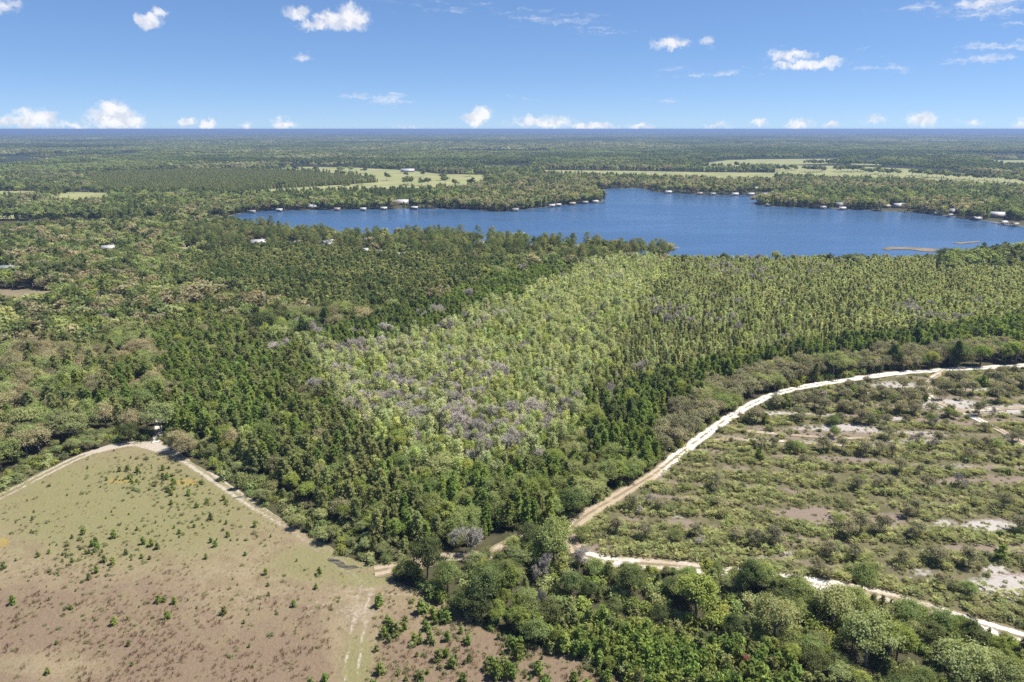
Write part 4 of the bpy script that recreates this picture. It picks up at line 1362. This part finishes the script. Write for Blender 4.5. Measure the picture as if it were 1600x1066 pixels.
# reeds along the near lake shore and the islets
lw = np.array(lake_w)
x, y, px, py = wedge_grid(440, 560, 1.6, jit=.5)
dl = dist_line(x, y, lake_w)
m = (dl < 4) & (px > 1050) & (rng.random(len(x)) < .8)
put('reed', x[m], y[m], rng.uniform(1.0, 2.0, m.sum()), 'reed')
m = inpoly(px, py, [(1376, 389), (1388, 386.6), (1425, 387.2), (1466, 390), (1462, 394.5), (1440, 393), (1428, 391), (1400, 390.5), (1386, 391.5)]) | inpoly(px, py, [(1488, 380), (1530, 377.5), (1532, 379), (1500, 382)])
put('reed', x[m], y[m], rng.uniform(.7, 1.4, m.sum()), 'reed')

A = {k: np.concatenate([r[k] if np.ndim(r[k]) else np.full(len(r['x']), r[k], object) for r in REC]) for k in ('fam', 'proto', 'x', 'y', 'h', 'rot', 'zone')}

# ------------------------------------------------------------------ single plants that stand out
HERO = [  # px, py of the foot, height, family, spread, label
    (1088, 962, 9.5, 'fresh', 1.25, 'large bright green round-crowned tree below the lower sand road, left of two pale oaks'),
    (1209, 1000, 10.0, 'moss', 1.1, 'big pale olive dome-shaped oak below the lower sand road'),
    (1300, 975, 9.0, 'moss', 1.1, 'pale olive dome-shaped oak against the lower sand road, right of its twin'),
    (1172, 925, 7.5, 'oak_dark', 1.0, 'dark olive oak between the bright tree and the lower sand road'),
    (1352, 1040, 10.5, 'moss', 1.0, 'greyish mossy oak near the bottom right, below the road'),
    (1400, 1035, 8.0, 'fresh', 1.0, 'yellow-green tree beside the greyish oak at bottom right'),
    (1346, 925, 7.0, 'green', 1.0, 'green tree standing over the lower sand road where it reappears'),
    (1497, 1072, 9.5, 'moss', 1.25, 'pale green wide crown at the bottom right corner'),
    (1560, 1088, 8.0, 'moss', 1.1, 'pale mossy crown at the bottom edge near the right corner'),
    (1515, 1018, 6.5, 'oak_dark', 1.1, 'dark green tree right of the pale crowns at bottom right'),
    (865, 880, 11.5, 'green', .9, 'tall grey-green tree at the bend of the white road'),
    (757, 950, 10.0, 'oak_dark', .85, 'tall dark green tree at the field edge below the grey tree'),
    (668, 905, 10.5, 'oak_dark', .85, 'dark olive tree at the mouth of the woods track'),
    (700, 830, 8.5, 'fresh', 1.0, 'rounded yellowish-green tree above the grey tree'),
    (700, 925, 8.0, 'green', .8, 'slim green tree at the corner of the field woods'),
    (800, 935, 8.0, 'fresh', .9, 'fresh green tree left of the slender snag'),
    (693, 748, 8.0, 'moss', 1.5, 'wide pale grey-green dome in the middle of the woods'),
    (660, 722, 7.0, 'moss', 1.4, 'dull olive dome just above the wide pale one'),
    (985, 930, 7.0, 'oak_dark', 1.1, 'dark green bushy tree under the lower sand road near the bend'),
    (203, 690, 6.5, 'oak_dark', 1.1, 'dark grey-green oak at the top corner of the field'),
    (1165, 1052, 3.6, 'shrub_red', .8, 'single dark red shrub among green ones at the bottom'),
    (385, 776, 6.0, 'tall_pine', .5, 'lone slim pine at the field edge casting a shadow on the track'),
    (843, 965, 8.5, 'bare', .35, 'slender leafless snag standing alone above the young pines'),
    (736, 872, 9.5, 'bare', 1.1, 'large grey leafless tree above the field corner'),
    (905, 893, 7.0, 'bare', 1.1, 'grey leafless tree in the bend of the white road'),
    (852, 905, 7.5, 'bare', .9, 'grey leafless tree left of the road bend'),
    (460, 384, 15, 'tall_pine', 1.6, 'broad dark pine rising into the lake at left'),
    (445, 380, 14, 'tall_pine', 1.6, 'broad dark pine left of its taller neighbour by the lake'),
    (490, 384, 15, 'tall_pine', 1.4, 'third broad dark pine in the lakeside row at left'),
    (560, 384, 12, 'tall_pine', 1.2, 'lone dark pine against the water, left of a pair'),
    (572, 384, 12, 'tall_pine', 1.2, 'lone dark pine against the water, right of a pair'),
    (645, 392, 17, 'tall_pine', 1.5, 'tall dark pine against the lake, left of the highest'),
    (676, 394, 19, 'tall_pine', 1.5, 'highest dark pine against the lake at left of centre'),
    (930, 404, 19, 'tall_pine', 1.5, 'tall round-headed pine before the lake at centre'),
    (1182, 414, 10, 'bare', 1.1, 'mossy half-bare tree on the near shore, right of another'),
    (1166, 414, 9, 'bare', 1.1, 'mossy half-bare tree on the near shore, left of another'),
    (1130, 414, 9, 'oak_dark', 1.0, 'dark bushy tree on the near lake shore at centre right'),
    (1211, 414, 11, 'moss', .8, 'pale upright tree standing alone on the near lake shore'),
    (1293, 414, 6.5, 'oak_dark', 1.0, 'small dark tree on the near lake shore'),
    (1325, 414, 8, 'spring', .5, 'thin pale sapling-like tree on the near lake shore'),
    (1476, 414, 13, 'oak_dark', 1.2, 'dark rounded tree beside the marsh islet'),
    (1590, 690, 4.5, 'scrub_oak', 1.0, 'grey scrub oak beside the sandy track at the right edge'),
]
BARE_PX = [(732, 478), (690, 500), (660, 508), (702, 528), (563, 540), (567, 563), (666, 566), (700, 580), (600, 532), (771, 602), (540, 602), (592, 620), (627, 642), (609, 650), (675, 645), (663, 626), (693, 618), (707, 680), (666, 676), (754, 683), (749, 642),
           (737, 708), (805, 666), (811, 690), (803, 718), (849, 664), (886, 660), (761, 726), (497, 628), (683, 505), (641, 560), (720, 690), (715, 668), (745, 700), (872, 668), (833, 668), (450, 560), (434, 568), (968, 452), (905, 462), (760, 520), (820, 560), (650, 600)]
HR = []
for (px_, py_, h_, fam_, spread, lab) in HERO:
    x_, y_ = P(px_, py_)
    HR.append((fam_, x_, y_, h_, spread, lab))
BX = [P(*b) for b in BARE_PX]

# pasture trees
PT = [((zx / 3.2 + 300), (zy / 3.2 + 230 + 3.2)) for zx, zy in [(330, 103), (412, 107), (482, 108), (518, 115), (558, 122), (620, 115), (745, 122), (793, 115), (867, 123), (975, 158), (1070, 142), (1065, 180), (1080, 178), (1096, 182), (1158, 140), (1147, 184), (1177, 185),
      (1265, 175), (1255, 158), (1313, 188), (1397, 190), (1388, 138), (1250, 220), (447, 196), (750, 186), (850, 180), (775, 205), (655, 205), (1495, 185), (1468, 185)]]
PT += [(zx / 3.5525, zy / 3.5525 + 203) for zx, zy in [(115, 355), (175, 350), (272, 352), (222, 380), (330, 370), (313, 390), (385, 383), (112, 470), (18, 490)]]
PT2 = []
r2 = np.random.default_rng(5)
for (x0, y0, x1, y1, n) in [(1152, 268, 1200, 268, 8), (1206, 268.5, 1246, 268, 9), (1256, 269.5, 1292, 269, 8), (1304, 268, 1350, 269.5, 11), (1352, 272, 1405, 275, 10), (1420, 275, 1500, 282, 14), (1500, 281, 1598, 287, 12), (1100, 263, 1200, 264, 9)]:
    for i in range(n):
        t = (i + r2.uniform(.1, .9)) / n
        PT2.append((x0 + (x1 - x0) * t, y0 + (y1 - y0) * t + r2.uniform(-1.3, 1.3)))

# clear the random plants from under the chosen ones
hx = np.array([r_[1] for r_ in HR] + [b[0] for b in BX]); hy = np.array([r_[2] for r_ in HR] + [b[1] for b in BX])
hr = np.array([r_[3] * .26 * max(.5, r_[4]) for r_ in HR] + [1.6] * len(BX))
woody = ~np.isin(A['zone'], ['grass', 'reed', 'far', 'far_block'])
kill = np.zeros(len(A['x']), bool)
for a_, b_, c_ in zip(hx, hy, hr):
    kill |= woody & (np.hypot(A['x'] - a_, A['y'] - b_) < c_)
# the pool of mud and the track stay open
A = {k: v[~kill] for k, v in A.items()}

# ------------------------------------------------------------------ individuals and stuff
KIND = {}
for f in FAM:
    b = f.replace('_far', '')
    KIND[f] = ('pine_tree' if b in ('pine_green', 'pine_olive', 'pine_dark', 'pine_slim') else 'tall_pine' if b == 'tall_pine' else 'scrub_oak' if b == 'scrub_oak' else 'bare_tree' if b == 'bare'
               else 'shrub' if b.startswith('shrub') else 'pine_sapling' if b.startswith('sapling') else 'palmetto' if b == 'palmetto' else 'heath' if b == 'heath' else 'grass' if b.startswith('grass') else 'reed' if b == 'reed'
               else 'far_forest' if b.startswith('patch') else 'broadleaf_tree')
kinds = np.array([KIND[f] for f in A['fam']], object)
pxb, pyb = pix(A['x'], A['y'])
pxt, pyt = pix(A['x'], A['y'], A['h'])
inframe = (pxb > 4) & (pxb < 1596) & (pyt < 1050) & (pyb > 345)
appar = A['h'] / np.sqrt(A['x'] ** 2 + A['y'] ** 2 + H * H)
single = np.zeros(len(kinds), bool)
for kd in ('pine_tree', 'tall_pine', 'broadleaf_tree', 'scrub_oak', 'bare_tree', 'shrub', 'pine_sapling'):
    c = np.where((kinds == kd) & inframe)[0]
    c = c[np.argsort(-appar[c])][:{'broadleaf_tree': 262, 'bare_tree': 220, 'tall_pine': 200}.get(kd, 298)]
    single[c] = True

PLACE = {'belt': 'in the low belt right of the field', 'belt_left': 'in the low belt above the field', 'mixed': 'in the left mixed woods', 'bud': 'in the woods above the field', 'plant_left': 'in the stand beside the field', 'plant_mid': 'in the plantation before the lake', 'band': 'in the dark diagonal belt',
         'cypress': 'in the pale central woods', 'plant_right': 'in the pale right plantation', 'dark_edge': 'behind the grey oaks', 'center_low': 'left of the white road', 'grey_oaks': 'behind the white road',
         'lower': 'below the lower sand road', 'young': 'in the bottom young growth', 'lakeside': 'along the near lake shore', 'shore_right': 'on the near right shore', 'scrub': 'in the open scrub',
         'edge': 'at the edge of the woods', 'field': 'in the open field'}
LOOK = {'pine_green': 'bright green conical pine', 'pine_olive': 'olive green conical pine', 'pine_dark': 'dark green conical pine', 'pine_slim': 'slim pale young pine', 'tall_pine': 'dark bare-trunked pine', 'oak_dark': 'dark green round tree',
        'green': 'mid green leafy tree', 'fresh': 'fresh bright green leafy tree', 'spring': 'yellow-green leafy tree', 'cypress': 'pale grey-green leafy tree', 'tan': 'tan budding tree', 'moss': 'pale olive mossy tree', 'scrub_oak': 'small grey-brown scrub oak',
        'bare': 'grey leafless tree', 'shrub': 'mid green low shrub', 'shrub_fresh': 'bright green low shrub', 'shrub_heath': 'dull olive low shrub', 'shrub_red': 'dark red shrub', 'sapling': 'small green young pine', 'sapling_olive': 'small olive young pine'}
CAT = {'pine_tree': 'pine', 'tall_pine': 'pine', 'broadleaf_tree': 'tree', 'scrub_oak': 'oak', 'bare_tree': 'bare tree', 'shrub': 'shrub', 'pine_sapling': 'young pine', 'pasture_tree': 'tree'}


def plant(kind, pi, x, y, h, rot, label, group=None, spread=1.0):
    p = PROTO[pi]
    s = h / p['h']
    if kind in ('shrub', 'pine_sapling', 'pasture_tree'):
        o = bpy.data.objects.new(kind, p['joined'])
        COL.objects.link(o)
    else:
        if p['cm'] is None:
            p['cm'] = p['C'].mesh('crown', M[p['leaf']]); p['tm'] = p['T'].mesh('trunk', M[p['bark']])
        o = bpy.data.objects.new(kind, None)
        o.empty_display_size = 0.5
        COL.objects.link(o)
        for nm, me in (('trunk', p['tm']), ('crown', p['cm'])):
            c = bpy.data.objects.new(nm, me)
            COL.objects.link(c)
            c.parent = o
    o.location = (x, y, 0.0)
    o.rotation_euler = (0, 0, rot)
    o.scale = (s * spread, s * spread, s)
    o['label'] = label; o['category'] = CAT[kind]
    if group:
        o['group'] = group
    return o


WHERE = {}
for key in set(zip(A['fam'][single], A['zone'][single])):
    ii = np.where(single & (A['fam'] == key[0]) & (A['zone'] == key[1]))[0]
    if len(ii) < 4:
        continue
    qx = np.quantile(pxb[ii].astype(float), (.25, .5, .75)); qy = np.quantile(pyb[ii].astype(float), (1 / 3, 2 / 3)); qh = np.quantile(A['h'][ii].astype(float), (.3, .7))
    for i in ii:
        a_ = ('far left', 'centre left', 'centre right', 'far right')[int(np.searchsorted(qx, pxb[i]))]
        b_ = ('back', 'middle', 'front')[int(np.searchsorted(qy, pyb[i]))]
        WHERE[i] = (('shorter ', '', 'taller ')[int(np.searchsorted(qh, A['h'][i]))], ', ' + b_ + ' ' + a_)
for i in np.where(single)[0]:
    f = A['fam'][i]; z = A['zone'][i]; kd = kinds[i]
    plant(kd, int(A['proto'][i]), A['x'][i], A['y'][i], A['h'][i], A['rot'][i], WHERE.get(i, ('', ''))[0] + LOOK[f] + ' ' + PLACE.get(z, 'in the woods') + WHERE.get(i, ('', ''))[1], LOOK[f] + 's ' + PLACE.get(z, 'in the woods'))
for (f, x_, y_, h_, sp_, lab) in HR:
    plant(KIND[f], int(rng.choice(FAMARR[f])), x_, y_, h_ * .92, rng.uniform(0, 6.28), lab, None, sp_ * .9)
ORD = ['first', 'second', 'third', 'fourth', 'fifth', 'sixth', 'seventh', 'eighth', 'ninth', 'tenth', 'eleventh', 'twelfth', 'thirteenth', 'fourteenth', 'fifteenth', 'sixteenth', 'seventeenth', 'eighteenth', 'nineteenth', 'twentieth']
TENS = ['', '', 'twenty', 'thirty', 'forty', 'fifty', 'sixty', 'seventy', 'eighty']
TENTH = ['', '', 'twentieth', 'thirtieth', 'fortieth', 'fiftieth', 'sixtieth', 'seventieth', 'eightieth']


def nth(i):
    n = i + 1
    return ORD[i] if n <= 20 else TENTH[n // 10] if n % 10 == 0 else TENS[n // 10] + '-' + ORD[n % 10 - 1]


for i, (x_, y_) in enumerate(sorted(BX, key=lambda b_: b_[0] / b_[1])):
    plant('bare_tree', int(rng.choice(FAMARR['bare'])), x_, y_, rng.uniform(8.5, 11.5), rng.uniform(0, 6.28), nth(i) + ' from left of the large silvery leafless trees in the pale woods', 'large silvery leafless trees', rng.uniform(.95, 1.25))
for q_, lab, grp in ((PT, 'dark lone tree standing in a pale pasture', 'lone pasture trees'), (PT2, 'dark oak in the loose rows on the far right pastures', 'oak rows on the far right pastures')):
    for i, (px_, py_) in enumerate(sorted(q_)):
        x_, y_ = P(px_, py_)
        plant('pasture_tree', int(rng.choice(FAMARR['oak_dark_far' if rng.random() < .8 else 'green_far'])), x_, y_, rng.uniform(11, 16), rng.uniform(0, 6.28), nth(i) + ' from left, ' + lab, grp, rng.uniform(1.0, 1.35))


def scatter_tree():
    ng = bpy.data.node_groups.new('scatter', 'GeometryNodeTree')
    ng.interface.new_socket('Geometry', in_out='INPUT', socket_type='NodeSocketGeometry')
    ng.interface.new_socket('Geometry', in_out='OUTPUT', socket_type='NodeSocketGeometry')
    N = ng.nodes
    gi = N.new('NodeGroupInput'); go = N.new('NodeGroupOutput')
    ci = N.new('GeometryNodeCollectionInfo'); ci.inputs['Collection'].default_value = PCOL
    ci.inputs['Separate Children'].default_value = True; ci.inputs['Reset Children'].default_value = True
    ip = N.new('GeometryNodeInstanceOnPoints'); ip.inputs['Pick Instance'].default_value = True

    def na(nm, ty):
        n = N.new('GeometryNodeInputNamedAttribute'); n.data_type = ty; n.inputs['Name'].default_value = nm
        return n.outputs['Attribute']
    L = ng.links
    L.new(gi.outputs[0], ip.inputs['Points'])
    L.new(ci.outputs[0], ip.inputs['Instance'])
    L.new(na('pick', 'INT'), ip.inputs['Instance Index'])
    L.new(na('turn', 'FLOAT_VECTOR'), ip.inputs['Rotation'])
    L.new(na('size', 'FLOAT_VECTOR'), ip.inputs['Scale'])
    L.new(ip.outputs[0], go.inputs[0])
    return ng


NG = scatter_tree()
PH = np.array([p['h'] for p in PROTO])


def stuff(name, mask, label, category):
    i = np.where(mask)[0]
    if not len(i):
        return
    me = bpy.data.meshes.new(name)
    me.vertices.add(len(i))
    co = np.c_[A['x'][i], A['y'][i], np.where(A['zone'][i] == 'reed', .2, 0.0)].astype(np.float32)
    me.vertices.foreach_set('co', co.ravel())
    a = me.attributes.new('pick', 'INT', 'POINT'); a.data.foreach_set('value', A['proto'][i].astype(np.int32))
    rt = np.c_[np.zeros((len(i), 2)), A['rot'][i].astype(float)].astype(np.float32)
    a = me.attributes.new('turn', 'FLOAT_VECTOR', 'POINT'); a.data.foreach_set('vector', rt.ravel())
    s = (A['h'][i].astype(float) / PH[A['proto'][i].astype(int)])
    sp_ = rng.uniform(.88, 1.16, len(i))
    dd_ = np.hypot(co[:, 0], co[:, 1])
    sp_ = sp_ * np.select([dd_ > 9500, dd_ > 5500, dd_ > 3200], [4.3, 2.0, 1.3], 1.0)
    a = me.attributes.new('size', 'FLOAT_VECTOR', 'POINT'); a.data.foreach_set('vector', np.c_[s * sp_, s * sp_, s].astype(np.float32).ravel())
    me.update()
    o = link(name, me, kind='stuff', label=label, category=category)
    md = o.modifiers.new('scatter', 'NODES'); md.node_group = NG


rest = ~single
farz = np.isin(A['zone'], ['far', 'far_block'])
stuff('pine_forest', rest & (kinds == 'pine_tree') & ~farz, 'dense mass of planted pines filling the middle of the view', 'forest')
stuff('broadleaf_forest', rest & np.isin(kinds, ['broadleaf_tree', 'bare_tree', 'tall_pine']) & ~farz, 'mixed leafy woods in green, tan and grey', 'forest')
stuff('far_forest', rest & (farz | (kinds == 'far_forest')), 'far unbroken forest stretching to the horizon', 'forest')
stuff('scrub_thicket', rest & np.isin(kinds, ['scrub_oak', 'shrub']) & ~farz, 'low oak and shrub thicket', 'thicket')
stuff('palmetto_cover', kinds == 'palmetto', 'yellow-green palmetto carpet over the scrub', 'ground cover')
stuff('heath_cover', kinds == 'heath', 'low olive heath covering the sandy scrub', 'ground cover')
stuff('sapling_growth', rest & (kinds == 'pine_sapling'), 'thick growth of small young pines', 'young pines')
stuff('field_grass', kinds == 'grass', 'tan, reddish and green grass tussocks on the field', 'grass')
stuff('reeds', kinds == 'reed', 'pale reeds along the lake edge', 'reeds')

# ------------------------------------------------------------------ houses, boathouses
for k, c in (('roof_white', (.38, .38, .38)), ('roof_tan', (.26, .22, .17)), ('roof_grey', (.20, .21, .22)), ('roof_dark', (.12, .12, .13)), ('wall_white', (.34, .32, .29)), ('wall_tan', (.26, .21, .16)), ('timber', (.30, .25, .19)), ('door', (.16, .10, .07))):
    M[k] = plain_mat(k, c, .55 if 'roof' in k else .8, .08, .6)
mg, tg_ = new_mat('window_glass')
bg_ = tg_.n('ShaderNodeBsdfPrincipled', {'Base Color': (.03, .04, .05, 1), 'Roughness': .1})
tg_.n('ShaderNodeOutputMaterial', {0: bg_.outputs[0]})


def gable(w_, d_, z0, rise, over=.6, t=.18):
    G_ = Geo()
    for s in (-1, 1):
        y0 = s * (d_ / 2 + over); zl = z0 - over * rise / (d_ / 2)
        V = [(-w_ / 2 - over, y0, zl), (w_ / 2 + over, y0, zl), (w_ / 2 + over, 0, z0 + rise), (-w_ / 2 - over, 0, z0 + rise)]
        V += [(a, b, c + t) for a, b, c in V]
        G_.add(V, Q=[(0, 3, 2, 1), (4, 5, 6, 7), (0, 1, 5, 4), (1, 2, 6, 5), (2, 3, 7, 6), (3, 0, 4, 7)])
    return G_


def house(px_, py_, turn, w_, d_, h_, roof, kind, label):
    x_, y_ = P(px_, py_)
    o = link(kind, None, label=label, category=kind)
    o.location = (x_, y_, 0); o.rotation_euler = (0, 0, turn)
    wm = M['wall_tan' if roof == 'tan' else 'wall_white']
    w_ *= .72; d_ *= .75; h_ *= .85
    rise = d_ * .28
    G_ = Geo(); G_.box(-w_ / 2, -d_ / 2, -.2, w_ / 2, d_ / 2, h_)
    for s in (-1, 1):
        xx = s * w_ / 2
        G_.add([(xx, -d_ / 2, h_), (xx, d_ / 2, h_), (xx, 0, h_ + rise - .02)], T=[(0, 1, 2)])
    link('wall', G_.mesh('wall', wm), o)
    ro = link('roof', gable(w_, d_, h_, rise).mesh('roof', M['roof_' + roof]), o)
    if kind == 'house':
        G_ = Geo(); G_.box(w_ * .2, d_ * .1, h_ + rise * .3, w_ * .2 + .8, d_ * .1 + .8, h_ + rise + 1.0); link('chimney', G_.mesh('chimney', M['wall_tan']), ro)
    G_ = Geo(); G_.box(-.55, -d_ / 2 - .06, 0, .55, -d_ / 2 + .02, 2.1); link('door', G_.mesh('door', M['door']), o)
    for wx in ((-.35, .25, .38) if w_ > 10 else (-.32, .32)):
        G_ = Geo(); G_.box(wx * w_ - .7, -d_ / 2 - .05, 1.0, wx * w_ + .7, -d_ / 2 + .02, 2.2); link('window', G_.mesh('window', mg), o)


def boathouse(px_, py_, turn, sz, roof, label):
    x_, y_ = P(px_, py_)
    o = link('boathouse', None, label=label, category='boathouse')
    o.location = (x_, y_, 0); o.rotation_euler = (0, 0, turn)
    sz *= .68
    w_, d_, h_ = sz, sz * .66, 2.5
    link('roof', gable(w_, d_, h_, d_ * .26, .5).mesh('roof', M['roof_' + roof]), o)
    for sx_ in (-1, 0, 1):
        for sy_ in (-1, 1):
            G_ = Geo(); a, b = sx_ * (w_ / 2 - .2), sy_ * (d_ / 2 - .2)
            G_.box(a - .14, b - .14, -.8, a + .14, b + .14, h_ + .1); link('post', G_.mesh('post', M['timber']), o)
    G_ = Geo(); G_.box(-w_ / 2, -d_ / 2 + .3, .7, w_ / 2, d_ / 2 - .3, .9); link('deck', G_.mesh('deck', M['timber']), o)
    G_ = Geo(); G_.box(-.8, d_ / 2 - .3, .72, .8, d_ / 2 + 9, .88); link('walkway', G_.mesh('walkway', M['timber']), o)


for a in HOUSES:
    house(*a)
for a in BOATH:
    boathouse(*a)

# ------------------------------------------------------------------ the air
hz = Geo()
hz.box(-58000, -58000, -1.5, 58000, 58000, H + 2.0)
HM, ht = new_mat('haze')
vol = ht.n('ShaderNodeVolumePrincipled', {'Color': (.29, .42, .70, 1), 'Density': 1.3e-4, 'Anisotropy': 0.1})
ht.n('ShaderNodeOutputMaterial', {'Volume': vol.outputs[0]})
link('haze', hz.mesh('haze', HM), kind='stuff', label='thin blue haze over the far forest', category='haze')
